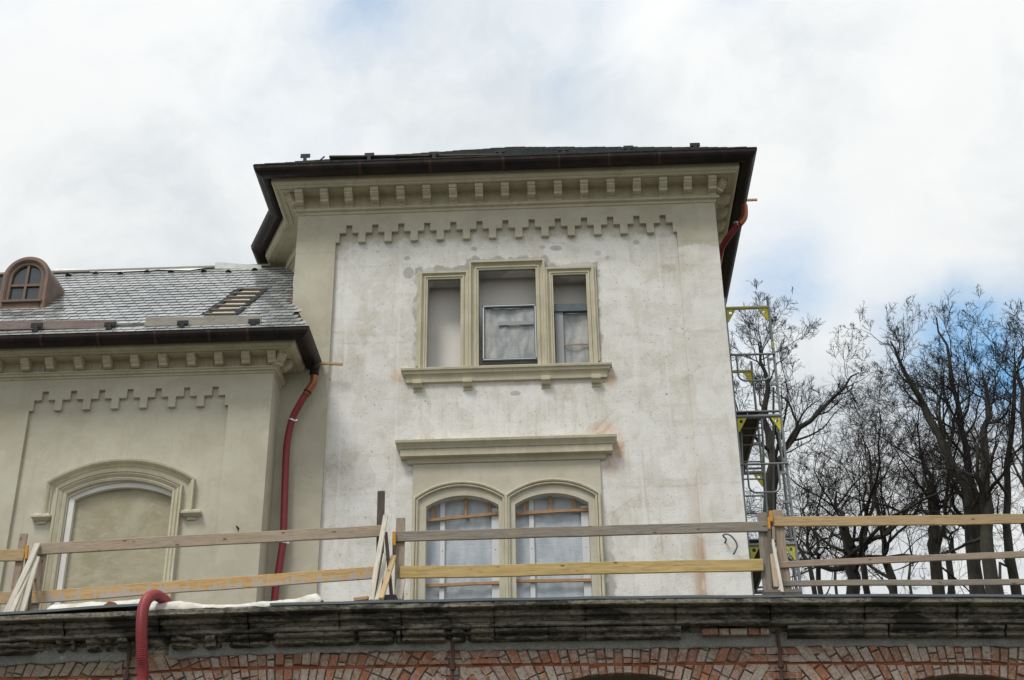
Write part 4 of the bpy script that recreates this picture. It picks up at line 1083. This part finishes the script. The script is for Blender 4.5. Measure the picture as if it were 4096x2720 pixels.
# zinc edge in overlapping sheets; the leftmost one has sprung up towards the hose
def zinc(a, b, z0, z1, lift=0.0):
    def fn(x):
        t = (x - a) / (b - a); z = z0 + (z1 - z0) * t + .002 * math.sin(x * 7); y = YF(x) - lift * t
        return [(x, y + .006, z - .024), (x, y, z - .022), (x, y - .004, z), (x, y + .02, z + .006), (x, y + .45, z + .02)]
    return strip(seg(a, b, .12), fn)
zx = [float(U((q, 2400), 12.15)[0]) for q in (-400, 566, 1086, 2350, 3210, 4500)]
obj('zinc_sheet', zinc(zx[0], zx[1], 3.735, 3.80), MAT['zinc_sheet'], arcade)
obj('zinc_sheet', zinc(zx[2], zx[3], 3.760, 3.755), MAT['zinc_sheet'], arcade)
obj('zinc_sheet', zinc(zx[3] - .05, zx[4], 3.758, 3.755, -.004), MAT['zinc_sheet'], arcade)
obj('zinc_sheet', zinc(zx[4] - .05, zx[5], 3.759, 3.756, .004), MAT['zinc_sheet'], arcade)
for b, ztop in ((BND[1], 3.50), (BND[2], 3.44), (BND[3], 3.50)):
    yb = YF(b) + BO - .05
    rod = obj('tie_rod', tube_raw([(b - .006, yb, ztop), (b + .004, yb, 3.3), (b - .004, yb, 3.1), (b, yb, 2.4)], .016, 8), MAT['iron_rust'], arcade)
    obj('rod_collar', tube_raw([(b, yb, interp(b, ZGR) - .055), (b, yb, interp(b, ZGR) + .01)], .028, 8), MAT['iron_rust'], rod)

# ------------------------------------------------------------------ guard rail of rough boards
YR = 13.05
def rail_board(par, tl, tr, bl, br, mat, y=YR, name='board'):
    a0, a1 = U(tl, y), U(bl, y); b0, b1 = U(tr, y), U(br, y)
    w2 = ((a0[2] - a1[2]) + (b0[2] - b1[2])) / 2
    return board(name, (a0 + a1) / 2, (b0 + b1) / 2, w2, .026, MAT[mat], par, jag=.004)
def rail_post(par, top, bot, wpx, mat, y=YR + .03, name='post', zb=None):
    p0 = U(top, y); p1 = U(bot, y); w2 = wpx / 430.0
    d = p0 - p1; t = (p1[2] - FLZ) / d[2]; p1 = p1 - d * t
    return board(name, p1, p0, w2, .03, MAT[mat], par, up=(1, 0, 0))
def brace(par, top, bot, mat, w2=.05, y0=YR - .03, y1=None, name='brace', thk=.028, up=(1, 0, 0)):
    p0 = U(top, y0)
    r = ray(*bot); x_ = r[0] / r[1] * 12.35
    if y1 is None: y1 = YF(x_) + .26
    p1 = U(bot, y1)
    return board(name, p1, p0, w2, thk, MAT[mat], par, up=up)
GR = 'guard rail sections along the terrace edge'
r0 = thing('guard_rail', (float(U((60, 2400), YR)[0]), YR, FLZ), 'short end of yellowish board railing at the left edge, before the splayed pale braces', 'railing', GR)
rail_board(r0, (-260, 2200), (100, 2198), (-260, 2246), (95, 2245), 'wood_fresh'); rail_board(r0, (-260, 2369), (52, 2368), (-260, 2417), (47, 2416), 'wood_fresh')
rail_post(r0, (96, 2135), (52, 2400), 33, 'wood_red')
board('painted_tip', U(kC(362, 830), YR - .02), U(kC(380, 460), YR - .02), .022, .03, MAT['wood_dark'], r0, up=(1, 0, 0))
board('painted_tip', U(kC(366, 655), YR - .026), U(kC(381, 455), YR - .026), .028, .03, MAT['orange_paint'], r0, up=(1, 0, 0))
r1 = thing('guard_rail', (float(U((830, 2400), YR)[0]), YR, FLZ), 'left railing section with a tan top board and a cement-spattered lower board', 'railing', GR)
rail_board(r1, (156, 2173), (1530, 2102), (149, 2219), (1524, 2146), 'wood_tan'); rail_board(r1, (116, 2368), (1512, 2266), (110, 2417), (1510, 2313), 'wood_spattered')
rail_post(r1, (173, 2176), (133, 2440), 47, 'wood_red'); rail_post(r1, (1524, 1965), (1515, 2390), 32, 'wood_dark', y=YR + .06)
brace(r1, (151, 2176), (22, 2462), 'wood_pale', .055); brace(r1, (142, 2225), (45, 2455), 'wood_pale', .045, YR - .06); brace(r1, (148, 2230), (85, 2452), 'wood_pale', .06, YR - .1, 12.55)
brace(r1, (131, 2292), (115, 2445), 'wood_dark', .022, YR - .02, 12.75); brace(r1, (103, 2365), (108, 2445), 'wood_red', .05, YR - .02, 12.8)
brace(r1, (1543, 2062), (1484, 2404), 'wood_pale', .048); brace(r1, (1541, 2216), (1508, 2402), 'wood_pale', .038, YR - .05)
r2 = thing('guard_rail', (float(U((2330, 2400), YR)[0]), YR, FLZ), 'middle railing section with a grey top board and a broad yellow lower board', 'railing', GR)
rail_board(r2, (1582, 2126), (3072, 2086), (1581, 2166), (3071, 2126), 'wood_grey'); rail_board(r2, (1599, 2267), (3050, 2236), (1598, 2315), (3054, 2284), 'wood_yellow', YR - .012)
rail_post(r2, (1602, 2072), (1598, 2400), 39, 'wood_tan'); rail_post(r2, (3048, 2052), (3072, 2351), 42, 'wood_grey')
brace(r2, (1575, 2224), (1524, 2396), 'wood_fresh', .05); brace(r2, (1543, 2130), (1566, 2385), 'wood_dark', .035, YR - .02, 12.8); brace(r2, (1605, 2318), (1590, 2400), 'wood_pale', .085, YR + .0, 12.9)
board('painted_tip', U(kD(690, 670), YR - .02), U(kD(694, 305), YR - .02), .030, .03, MAT['wood_dark'], r2, up=(1, 0, 0))
board('painted_tip', U(kD(691, 525), YR - .026), U(kD(694, 303), YR - .026), .034, .03, MAT['orange_paint'], r2, up=(1, 0, 0))
board('painted_tip', U(kD(565, 485), YR - .02), U(kD(560, 310), YR - .02), .025, .03, MAT['orange_paint'], r2, up=(1, 0, 0))
board('painted_tip', U(kE(852, 440), YR - .03), U(kE(838, 260), YR - .03), .022, .03, MAT['orange_paint'], r2, up=(1, 0, 0))
brace(r2, (3076, 2130), (3095, 2350), 'wood_dark', .035, YR - .02, 12.8); brace(r2, (3084, 2175), (3106, 2352), 'wood_tan', .05, YR - .03, 12.7)
r3 = thing('guard_rail', (float(U((3600, 2400), YR)[0]), YR, FLZ), 'right railing section of three boards in front of the bare trees', 'railing', GR)
rail_board(r3, (3090, 2068), (4300, 2055), (3092, 2107), (4300, 2093), 'wood_fresh', YR - .005); rail_board(r3, (3114, 2248), (4300, 2194), (3118, 2273), (4300, 2220), 'wood_red'); rail_board(r3, (3129, 2323), (4300, 2314), (3134, 2344), (4300, 2339), 'wood_grey', YR - .004)
rail_post(r3, (3108, 2041), (3143, 2330), 42, 'wood_red', y=YR + .02)
brace(r3, (3090, 2160), (3130, 2372), 'wood_pale', .030); board('painted_tip', U(kE(880, 325), YR - .03), U(kE(868, 165), YR - .03), .032, .03, MAT['orange_paint'], r3, up=(1, 0, 0))
board('packing_strip', U(kE(905, 400), YR - .015), U(kE(915, 600), YR - .015), .03, .02, MAT['wood_tan'], r3, up=(1, 0, 0))
for par, a, b, t, l in ((r2, 745, 1025, 1315, 1420), (r3, 1032, 1312, 1305, 1418)):
    p, q = U(kE(a, l - 10), 12.62), U(kE(b, t), 12.62)
    v = [(p[0], 12.45, p[2] - .03), (q[0] - .02, 12.45, p[2] - .03), (q[0] + .0, 12.66, q[2]), (p[0] + .01, 12.66, q[2]), (p[0], 12.45, p[2] - .06), (q[0] - .02, 12.45, p[2] - .06), (q[0], 12.95, FLZ), (p[0], 12.95, FLZ)]
    obj('foot', (v, [(0, 1, 2, 3), (0, 4, 5, 1), (1, 5, 6, 2), (2, 6, 7, 3), (3, 7, 4, 0), (4, 7, 6, 5)]), MAT['wood_dark'], par)
p, q = U(kD(445, 1372), 12.5), U(kD(740, 1335), 12.5)
obj('foot', box(p[0], q[0], 12.40, 12.62, FLZ, q[2]), MAT['rubber'], r2)
p, q = U(kD(68, 1385), 12.5), U(kD(300, 1345), 12.5)
wb = board('timber_offcut', ((p[0]), 12.52, (p[2] + q[2]) / 2 - .0), (q[0], 12.5, (p[2] + q[2]) / 2 + .006), q[2] - p[2] + .012, .08, MAT['wood_batten'], None)
tag(wb, 'small brown timber offcut lying at the terrace edge left of the dark foot', 'timber')

# ------------------------------------------------------------------ fleece, hose, loose brick on the edge
def top_tab(pts, y): return [(float(U(q, y)[0]), float(U(q, y)[2])) for q in pts]
def fleece(name, tab, label, y0, y1, zfront):
    xs_ = seg(tab[0][0], tab[-1][0], .03)
    def fn(x):
        zt = interp(x, tab); out = []
        for j in range(9):
            t = j / 8; y = y0 + (y1 - y0) * t
            h = (t * 4) ** .6 if t < .25 else max(0, 1 - ((t - .25) / .75) ** 1.5)
            out.append((x, y + YF(x) - 12.1 + .015 * mnoise.noise(Vector((x * 6, t * 3, 0))), zfront + (zt - zfront) * (h if t > 0 else 0) + .009 * mnoise.noise(Vector((x * 8, t * 5, 2))) + .006 * mnoise.noise(Vector((x * 23, t * 9, 5)))))
        return out
    v, f = strip(xs_, fn)
    o = obj(name, (v, f), MAT['fleece'], None, smooth=True); sm = o.modifiers.new('thick', 'SOLIDIFY'); sm.thickness = .006
    tag(o, label, 'fleece'); return o
fleece('white_fleece', top_tab([(612, 2418), (722, 2405), (810, 2421), (939, 2424), (1027, 2413), (1132, 2407), (1209, 2394), (1268, 2378), (1292, 2404)], 12.29), 'crumpled white fleece lying along the terrace edge right of the red hose', 12.12, 12.75, 3.735)
fleece('white_fleece', top_tab([(165, 2444), (200, 2414), (300, 2411), (450, 2405), (560, 2397), (640, 2400)], 12.49), 'white fleece strip on the terrace edge below the spattered board', 12.34, 12.9, 3.73)
p = U((440, 2413), 12.38)
v = [(p[0] - .17, 12.32, 3.76), (p[0] + .17, 12.32, 3.775), (p[0] + .17, 12.50, 3.775), (p[0] - .17, 12.50, 3.76), (p[0] + .0, 12.34, p[2] + .005), (p[0] + .06, 12.34, p[2] - .004), (p[0] + .06, 12.48, p[2]), (p[0], 12.48, p[2] + .006)]
tag(obj('loose_brick', (v, [(0, 3, 2, 1), (4, 5, 6, 7), (0, 1, 5, 4), (1, 2, 6, 5), (2, 3, 7, 6), (3, 0, 4, 7)]), MAT['chase_brick'], None), 'broken reddish brick lying on white fleece at the terrace edge', 'brick')
hp = [(float(U((700, 2440), 12.75)[0]), 12.9, 3.80), U((672, 2418), 12.5), U((640, 2388), 12.2), U((612, 2381), 12.02), U((585, 2402), 11.86), U((570, 2450), 11.80), U((566, 2520), 11.80), U((568, 2620), 11.84), U((570, 2725), 11.9)]
hp = [tuple(map(float, p)) for p in hp]; lx = hp[-1]
hp += [(lx[0] + .02, lx[1] + .03, lx[2] - .8), (lx[0] + .02, lx[1], lx[2] - 2.4), (lx[0] - .1, lx[1] - .3, GZ + .3), (lx[0] - .5, lx[1] - .6, GZ + .06)]
tag(obj('corrugated_hose', tube(hp, .052, 20, (.0165, .085)), MAT['red_hose'], None, smooth=True), 'red corrugated hose hanging over the stone cornice', 'hose')

# ------------------------------------------------------------------ rainwater pipes
def pipe(points, rad, mat, label, cop, clamps, name='drain_pipe', ribs=(.022, .06)):
    b = points[-1]; t = thing(name, tuple(map(float, b)), label, 'pipe')
    obj('red_pipe', tube([tuple(map(float, p)) for p in points], rad, 16, ribs), MAT[mat], t, smooth=True)
    if cop:
        el = obj('copper_elbow', tube([tuple(map(float, p)) for p in cop[0]], cop[1], 16), MAT['bright_copper'], t, smooth=True)
        a, b2 = Vector(cop[0][-1]), Vector(cop[0][-2]); d = (b2 - a).normalized()
        obj('collar', tube_raw([a + d * .05, a + d * .075], cop[1] + .008, 16), MAT['brown_copper'], el)
    for (c, d) in clamps:
        c = Vector(c); d = Vector(d).normalized()
        cl = obj('clamp', tube_raw([c - d * .012, c + d * .012], rad + .008, 16), MAT['clamp_steel'], t)
        obj('clamp_bolt', box(c.x + rad, c.x + rad + .04, c.y - .012, c.y + .012, c.z - .014, c.z + .014), MAT['clamp_steel'], cl)
    return t
yp = 19.80
cp = [U((1258, 1478), yp), U((1256, 1508), yp), U((1253, 1532), yp), U((1234, 1562), yp), U((1222, 1580), yp)]
rp_ = [U((1226, 1572), yp), U((1196, 1622), yp), U((1168, 1680), yp + .03), U((1150, 1760), yp + .05), U((1143, 1850), yp + .06), U((1138, 2000), yp + .06), U((1133, 2150), yp + .06), U((1123, 2230), yp + .06), U((1108, 2330), yp + .05), U((1096, 2420), yp + .03)]
rp_.append(np.array([rp_[-1][0] - .02, yp, FLZ + .02]))
pipe(rp_, .056, 'red_pipe', 'long red flexible rainwater pipe between the wing and the tower', (cp, .06), [(U((1167, 1682), yp + .03), (.35, 0, 1)), (U((1132, 2172), yp + .06), (.1, 0, 1))])
o_ = obj('gutter_outlet', tube([tuple(U((1262, 1462), 19.72)), tuple(U((1258, 1480), 19.78)), tuple(U((1256, 1500), 19.8))], .075, 14), MAT['brown_copper'], wing, smooth=True)
P0 = UXX((2979, 842), 3.43); yq = float(P0[1])
cp = [P0 + np.array([0, 0, .12]), P0, U((2976, 872), yq), U((2958, 896), yq), U((2944, 906), yq)]
rp_ = [U((2949, 902), yq), U((2921, 938), yq + .1), U((2898, 972), yq + .3), U((2880, 1020), yq + .6)]
e_ = rp_[-1]; rp_ += [np.array([2.92, yq + .9, float(e_[2]) - .6]), np.array([2.92, yq + .9, 8.0]), np.array([2.92, yq + .9, FLZ])]
pipe(rp_, .056, 'red_pipe', 'red pipe with copper elbow under the right eaves of the tower', (cp, .058), [(U((2948, 896), yq), (.7, 0, 1))])
def stick(q0, q1, y, lab, back):
    a, b = Vector(U(q0, y)), Vector(U(q1, y)); a = a + Vector(back)
    tag(board('batten', a, b, .045, .03, MAT['wood_fresh'], None, up=(0, 0, 1)), lab, 'batten')
stick((1280, 1449), (1371, 1457), 19.9, 'short fresh batten sticking out behind the wing gutter end', (-.25, 0, 0))
stick((2985, 801), (3029, 799), 21.4, 'short batten end sticking out past the right tower gutter', (-.3, 0, 0))

# boards stacked on the roof brackets
def roof_plank(q0, q1, y, h, mat, label, name='roof_plank', thk=.04, up=(0, 0, 1)):
    a, b = U(q0, y), U(q1, y)
    o = board(name, a, b, h, thk, MAT[mat], None, up=up); tag(o, label, 'plank', 'planks on the wing roof'); return o
roof_plank((-200, 1306), (464, 1298), 19.03, .155, 'wood_purple', 'purplish plank on the wing roof brackets below the dormer')
roof_plank((455, 1309), (620, 1306), 19.10, .085, 'wood_dark', 'short dark plank between the purplish and the grey roof plank')
roof_plank((582, 1290), (1045, 1281), 19.03, .155, 'wood_roofboard', 'grey plank on the wing roof brackets below the bare battens')
o = board('roof_plank', U((1319, 634), 19.75), U((2010, 628), 19.75), .03, .16, MAT['wood_dark'], None); tag(o, 'dark plank lying behind the tower gutter', 'plank')
o = obj('slate_scrap', tube_raw([U((1276, 645), 19.6), U((1287, 636), 19.6), U((1298, 626), 19.6)], .015, 5), MAT['slate_edge'], None); tag(o, 'bent scrap standing up behind the left end of the tower gutter', 'scrap')

# cable ends on the tower wall
cb = [U(kE(*q), y) for q, y in (((185, 640), 20.0), ((205, 590), 19.95), ((180, 560), 19.92), ((155, 530), 19.90), ((200, 508), 19.88), ((260, 525), 19.86), ((320, 580), 19.85), ((365, 660), 19.85), ((360, 720), 19.85), ((312, 812), 19.85))]
tag(obj('loose_cable', tube([tuple(map(float, p)) for p in cb], .013, 6), MAT['dark_frame'], None, smooth=True), 'bent grey cable end sticking out of the tower wall above the railing', 'cable')
wl = U((950, 2113), YW - .01)
tag(obj('wall_hook', tube([(wl[0], YW + .01, wl[2]), (wl[0] - .01, YW - .05, wl[2] + .02), (wl[0] + .03, YW - .06, wl[2] - .02), (wl[0] + .02, YW - .05, wl[2] - .05)], .01, 6), MAT['black_iron'], None), 'small dark wire hook on the beige wing wall', 'hook')

# ------------------------------------------------------------------ scaffold on the right side of the tower
SC = thing('steel_scaffold', (3.33, 22, FLZ), 'galvanised frame scaffold with yellow corner plates on the right side of the tower', 'scaffold')
XO, XI = 3.703, 2.965
def pole(name, a, b, r=.024, mat='galvanised', par=None): return obj(name, tube_raw([a, b], r, 10), MAT[mat], par or SC, smooth=False)
def gusset(x, y, z, s, par):
    v = [(x, 0, z), (x + s * .15, 0, z), (x + s * .135, 0, z - .03), (x + s * .018, 0, z - .235), (x, 0, z - .235)]
    hol = [(x + s * .035, z - .03), (x + s * .085, z - .03), (x + s * .085, z - .085), (x + s * .035, z - .085)]
    return obj('corner_plate', plate([[(a, c) for a, _, c in v], hol], y - .012, y + .012), MAT['scaffold_yellow'], par)
LV = (11.46, 9.42, 7.21, 5.1)
for fi, Y in enumerate((20.8, 23.25)):
    for X in (XI, XO):
        pole('standard', (X, Y, FLZ), (X, Y, 11.66))
        pole('coupling', (X, Y, 9.60 if fi else 10.66), (X, Y, 9.72 if fi else 10.78), .029, 'scaffold_yellow_worn')
        if X == XO:
            for zz in (10.45, 9.98, 8.4, 7.9, 6.3): obj('wedge_clamp', box(X - .13, X - .02, Y - .05, Y - .02, zz - .02, zz + .02), MAT['galvanised'], SC)
    for i, z in enumerate(LV):
        pole('transom', (XI, Y, z), (XO, Y, z), .03 if i == 0 else .034, 'scaffold_yellow_worn' if i == 0 else 'galvanised')
        if i:
            obj('plank_hook', box(XI + .02, XO - .02, Y - .03, Y + .03, z + .075, z + .095), MAT['galvanised'], SC)
        gusset(XI + .022, Y, z - .03, 1, SC); gusset(XO - .022, Y, z - .03, -1, SC)
def end_guard(Y, zt, x0, x1):
    pole('guard_bar', (XI, Y, zt), (XO + .02, Y, zt), .019)
    r = .12; zb = zt - .49
    pts = [(x0, Y, zt - .01), (x0, Y, zb + r)] + [(x0 + r - r * math.cos(a), Y, zb + r - r * math.sin(a)) for a in (.3, .6, .9, 1.2, PI / 2)] + [(x1 - r + r * math.sin(a), Y, zb + r - r * math.cos(a)) for a in (0, .3, .6, .9, 1.2, PI / 2)] + [(x1, Y, zt - .01)]
    obj('guard_hoop', tube_raw(pts, .016, 8), MAT['galvanised'], SC)
end_guard(20.76, 10.545, float(U(kF(140, 800), 20.76)[0]), float(U(kF(508, 800), 20.76)[0]))
end_guard(20.76, 8.56, float(U(kG(265, 720), 20.76)[0]), float(U(kG(635, 720), 20.76)[0]))
end_guard(20.76, 6.35, 3.1, 3.55)
for z in LV[1:]:
    for (a, b) in ((XI + .03, XI + .20), (XI + .21, XI + .38)):
        obj('deck_plank', box(a, b, 20.82, 23.22, z + .03, z + .075), MAT['deck_underside'], SC)
    obj('deck_side', box(XI + .381, XI + .415, 20.82, 23.22, z + .0, z + .09), MAT['galvanised'], SC)
lx0, lx1 = float(U(kG(200, 500), 21.2)[0]), float(U(kG(450, 500), 21.2)[0])
lad = obj('ladder_rail', tube_raw([U(kG(185, 170), 21.2), U(kG(235, 1330), 21.2)], .019, 8), MAT['galvanised'], SC)
obj('ladder_rail', tube_raw([U(kG(435, 105), 21.2), U(kG(492, 1220), 21.2)], .019, 8), MAT['galvanised'], SC)
for (y0, xa, xb) in ((160, 185, 440), (215, 188, 442), (300, 190, 445), (415, 195, 450), (615, 205, 460), (820, 212, 470), (1020, 222, 480), (1225, 232, 492)):
    obj('rung', tube_raw([U(kG(xa, y0), 21.2), U(kG(xb, y0 - 4), 21.2)], .014, 8), MAT['galvanised'], SC)
a_ = U(kG(622, 130), 22.0); obj('standard', tube_raw([a_, (a_[0], 22.0, FLZ)], .026, 8), MAT['galvanised'], SC)
obj('diagonal_brace', tube_raw([U(kF(575, 1120), 21.6), (XO - .05, 23.2, 7.3)], .02, 8), MAT['galvanised'], SC)

# ------------------------------------------------------------------ bare trees on the slope behind
def tubes(P, R_, sides):
    """P (N,K,3), R (N,K) -> verts, quads"""
    N, K = P.shape[:2]
    T = np.gradient(P, axis=1); T /= np.linalg.norm(T, axis=2, keepdims=True) + 1e-9
    ref = np.where(np.abs(T[..., 2:3]) < .9, np.array([0, 0, 1.]), np.array([1., 0, 0]))
    A = np.cross(T, ref); A /= np.linalg.norm(A, axis=2, keepdims=True) + 1e-9
    B = np.cross(T, A)
    th = np.arange(sides) * 2 * PI / sides
    V = P[:, :, None] + R_[:, :, None, None] * (A[:, :, None] * np.cos(th)[None, None, :, None] + B[:, :, None] * np.sin(th)[None, None, :, None])
    idx = np.arange(N * K * sides).reshape(N, K, sides); nx = np.roll(idx, -1, axis=2)
    Q = np.stack([idx[:, :-1], nx[:, :-1], nx[:, 1:], idx[:, 1:]], -1).reshape(-1, 4)
    return V.reshape(-1, 3), Q
def grow(P, R_, n, lenf, ang, K, up, wig, tmin, tmax, rfac, rng):
    """children on every parent polyline"""
    N, Kp = P.shape[:2]
    L = np.linalg.norm(np.diff(P, axis=1), axis=2).sum(1)
    t = rng.uniform(tmin, tmax, (N, n)); f = t * (Kp - 1); i0 = np.minimum(f.astype(int), Kp - 2); w2 = (f - i0)[..., None]
    r = np.arange(N)[:, None]
    S0 = P[r, i0] * (1 - w2) + P[r, i0 + 1] * w2
    rad = R_[r, i0] * (1 - w2[..., 0]) + R_[r, i0 + 1] * w2[..., 0]
    D = P[r, i0 + 1] - P[r, i0]; D /= np.linalg.norm(D, axis=2, keepdims=True) + 1e-9
    rv_ = rng.normal(size=D.shape); rv_ -= (rv_ * D).sum(2, keepdims=True) * D; rv_ /= np.linalg.norm(rv_, axis=2, keepdims=True) + 1e-9
    a = rng.normal(ang, ang * .3, (N, n))[..., None]
    D2 = D * np.cos(a) + rv_ * np.sin(a)
    Lc = (L[:, None] * lenf * (1.15 - .6 * t) * rng.uniform(.6, 1.25, (N, n)))
    M = N * n
    S0 = S0.reshape(M, 3); D2 = D2.reshape(M, 3); Lc = Lc.reshape(M); rad = rad.reshape(M)
    out = np.empty((M, K, 3)); out[:, 0] = S0; cur = S0.copy(); d = D2.copy()
    for k in range(1, K):
        d = d + rng.normal(size=d.shape) * wig + np.array([0, 0, up]); d /= np.linalg.norm(d, axis=1, keepdims=True)
        cur = cur + d * (Lc / (K - 1))[:, None]; out[:, k] = cur
    r0_ = np.minimum(rad * .75, rad * rfac * rng.uniform(.75, 1.2, M))
    Rr = r0_[:, None] * np.linspace(1, .16, K)[None]
    return out, Rr
def tree(name, trunk, r0_, label, seed, n1=8, spread=.85, lim=(5, 6, 6, 4), up=.10, l1=.62, tmin=.35, kind=0):
    rng = np.random.default_rng(seed)
    P = np.array(trunk, float)
    # resample and roughen the trunk
    s = np.linspace(0, len(P) - 1, 16); i0 = np.minimum(s.astype(int), len(P) - 2); w2 = (s - i0)[:, None]
    Pm = np.vstack([2 * P[:1] - P[1:2], P, 2 * P[-1:] - P[-2:-1]])
    a, b, c, d = Pm[i0], Pm[i0 + 1], Pm[i0 + 2], Pm[np.minimum(i0 + 3, len(Pm) - 1)]
    T = .5 * (2 * b + (c - a) * w2 + (2 * a - 5 * b + 4 * c - d) * w2 ** 2 + (3 * b - a - 3 * c + d) * w2 ** 3)
    T[1:] += rng.normal(size=T[1:].shape) * .05
    P0_ = T[None]; R0 = (r0_ * np.linspace(1, .10, 16) ** 1.0)[None]
    root = thing(name, tuple(map(float, P[0])), label, 'tree', 'bare trees behind the house')
    v, q = tubes(P0_, R0, 9); objm('trunk', npmesh('trunk', v, q), MAT['bark'], root).data.shade_smooth()
    P1, R1 = grow(P0_, R0, n1, l1, spread, 12, up, .17, tmin, .97, .46, rng)
    v, q = tubes(P1, R1, 7); objm('limbs', npmesh('limbs', v, q), MAT['bark'], root)
    P2, R2 = grow(P1, R1, lim[0], .60, .70, 10, up * .9, .16, .2, 1, .48, rng)
    P3, R3 = grow(P2, R2, lim[1], .62, .72, 9, up * .7, .17, .2, 1, .48, rng)
    P4, R4 = grow(P3, R3, lim[2], .62, .70, 7, up * .5, .18, .2, 1, .5, rng)
    P5, R5 = grow(P4, R4, lim[3], .66, .65, 4, up * .3, .18, .25, 1, .55, rng)
    R4 = np.maximum(R4, .0036); R5 = np.maximum(R5, .0021); R3 = np.maximum(R3, .006)
    VV, QQ, o = [], [], 0
    for (p_, r_2, sd_) in ((P2, R2, 5), (P3, R3, 4), (P4, R4, 3), (P5, R5, 3)):
        v, q = tubes(p_, r_2, sd_); VV.append(v); QQ.append(q + o); o += len(v)
    objm('crown', npmesh('crown', np.vstack(VV), np.vstack(QQ)), MAT['twig'], root)
def TP(pts, y, zb=4.6):
    """trunk line from pixels at depth y, carried down to the slope"""
    out = [U(q, y) for q in pts]
    d = out[0] - out[1] if len(out) > 1 else np.array([0, 0, -1.]); d = d / max(.2, -d[2])
    b = out[0] + np.array([d[0] * .5, 0, zb - out[0][2]]) if True else None
    b = np.array([out[0][0] + (out[0][0] - out[1][0]) * .6, y, zb])
    return [b] + out
tree('bare_tree', TP([kH(95, 1250), kH(110, 900), kH(85, 700), kH(60, 480), kH(40, 330)], 34), .20, 'bare tree behind the scaffold, its trunk seen through the frames', 1, 13, .65, (5, 5, 4, 4), .10, .20, .3)
tree('bare_tree', TP([kH(110, 1300), kH(130, 950), kH(185, 820), kH(300, 700), kH(430, 560), kH(530, 470)], 36), .17, 'bare tree whose long limb reaches to the right above the round crown', 2, 9, .8, (4, 5, 4, 3), .10, .20, .4)
tree('bare_tree', TP([kH(480, 1500), kH(480, 1330), kH(450, 1180), kH(420, 1050)], 38), .25, 'round-crowned bare tree with a forked trunk right of the scaffold', 3, 15, 1.05, (5, 5, 4, 3), .03, .50, .2)
tree('bare_tree', TP([kH(565, 1500), kH(540, 1330), kH(590, 1100), kH(575, 900), kH(540, 760)], 40), .12, 'slender bare tree beside the round crown, its trunk swaying left', 4, 12, .8, (5, 5, 4, 4), .08, .26, .25)
tree('bare_tree', TP([kH(680, 1500), kH(650, 1320), kH(610, 1050), kH(640, 900)], 42), .17, 'bare tree with a dark leaning trunk in the middle of the grove', 5, 13, 1.0, (5, 5, 4, 4), .04, .36, .2)
tree('bare_tree', TP([kH(905, 1500), kH(890, 1250), kH(905, 1080), kH(850, 930), kH(800, 840)], 37), .21, 'bare tree with a thick forked trunk left of the big leaning tree', 6, 14, .95, (5, 5, 4, 4), .05, .34, .25)
tree('bare_tree', TP([kH(1095, 1500), kH(1070, 1230), kH(1010, 960), kH(880, 720), kH(800, 540), kH(720, 400), kH(690, 330)], 35), .21, 'big bare tree leaning left with long arching limbs', 7, 13, .65, (5, 5, 4, 4), .09, .18, .25)
tree('bare_tree', TP([kH(1105, 1500), kH(1110, 1230), kH(1050, 900), kH(1000, 640), kH(940, 360), kH(910, 210)], 36), .18, 'tallest bare tree with its crown tip against the pale sky', 8, 14, .7, (5, 5, 4, 4), .09, .18, .25)
tree('bare_tree', TP([kH(1165, 1500), kH(1150, 1150), kH(1130, 800), kH(1150, 620), kH(1120, 460)], 34), .22, 'stout bare tree with a straight trunk near the right edge', 9, 14, .8, (5, 5, 4, 4), .08, .20, .3)
tree('bare_tree', TP([kH(1275, 1500), kH(1245, 1180), kH(1255, 800), kH(1280, 500), kH(1270, 350)], 35), .16, 'thin upright bare tree at the right edge of the picture', 10, 13, .75, (5, 5, 4, 4), .09, .18, .3)
tree('bare_tree', TP([kH(1380, 1500), kH(1340, 1100), kH(1330, 750), kH(1300, 480), kH(1310, 360)], 38), .20, 'rightmost bare tree, cut off by the picture edge', 12, 12, .8, (5, 5, 4, 4), .08, .2, .25)
tree('young_tree', TP([kH(300, 1500), kH(285, 1350), kH(262, 1180), kH(280, 1000)], 37), .09, 'young thin-stemmed bare tree nearest the scaffold posts', 13, 9, .9, (4, 5, 4, 3), .06, .26, .2)
tree('young_tree', TP([kH(345, 1500), kH(330, 1340), kH(320, 1180), kH(350, 1000)], 39), .10, 'young bare tree second from the scaffold posts', 14, 9, .9, (4, 5, 4, 3), .06, .26, .2)
tree('young_tree', TP([kH(960, 1510), kH(985, 1340), kH(930, 1200), kH(1000, 1050)], 41), .14, 'crooked bare tree in the gap between the two thick trunks', 15, 10, .9, (5, 5, 4, 4), .04, .32, .2)
for i_, (x0_, x1_, yy_, lab) in enumerate(((420, 400, 54, 'low twiggy tree seen through the forked trunk'), (780, 770, 55, 'low twiggy tree in the open gap left of the thick forked trunk'), (1220, 1230, 53, 'low twiggy tree behind the two right edge trunks'))):
    tree('low_tree', TP([kH(x0_, 1520), kH((x0_ + x1_) / 2 + 12, 1400), kH(x1_, 1290), kH(x1_ - 10, 1200)], yy_), .08, lab, 40 + i_, 12, 1.0, (4, 4, 4, 3), .06, .32, .5)
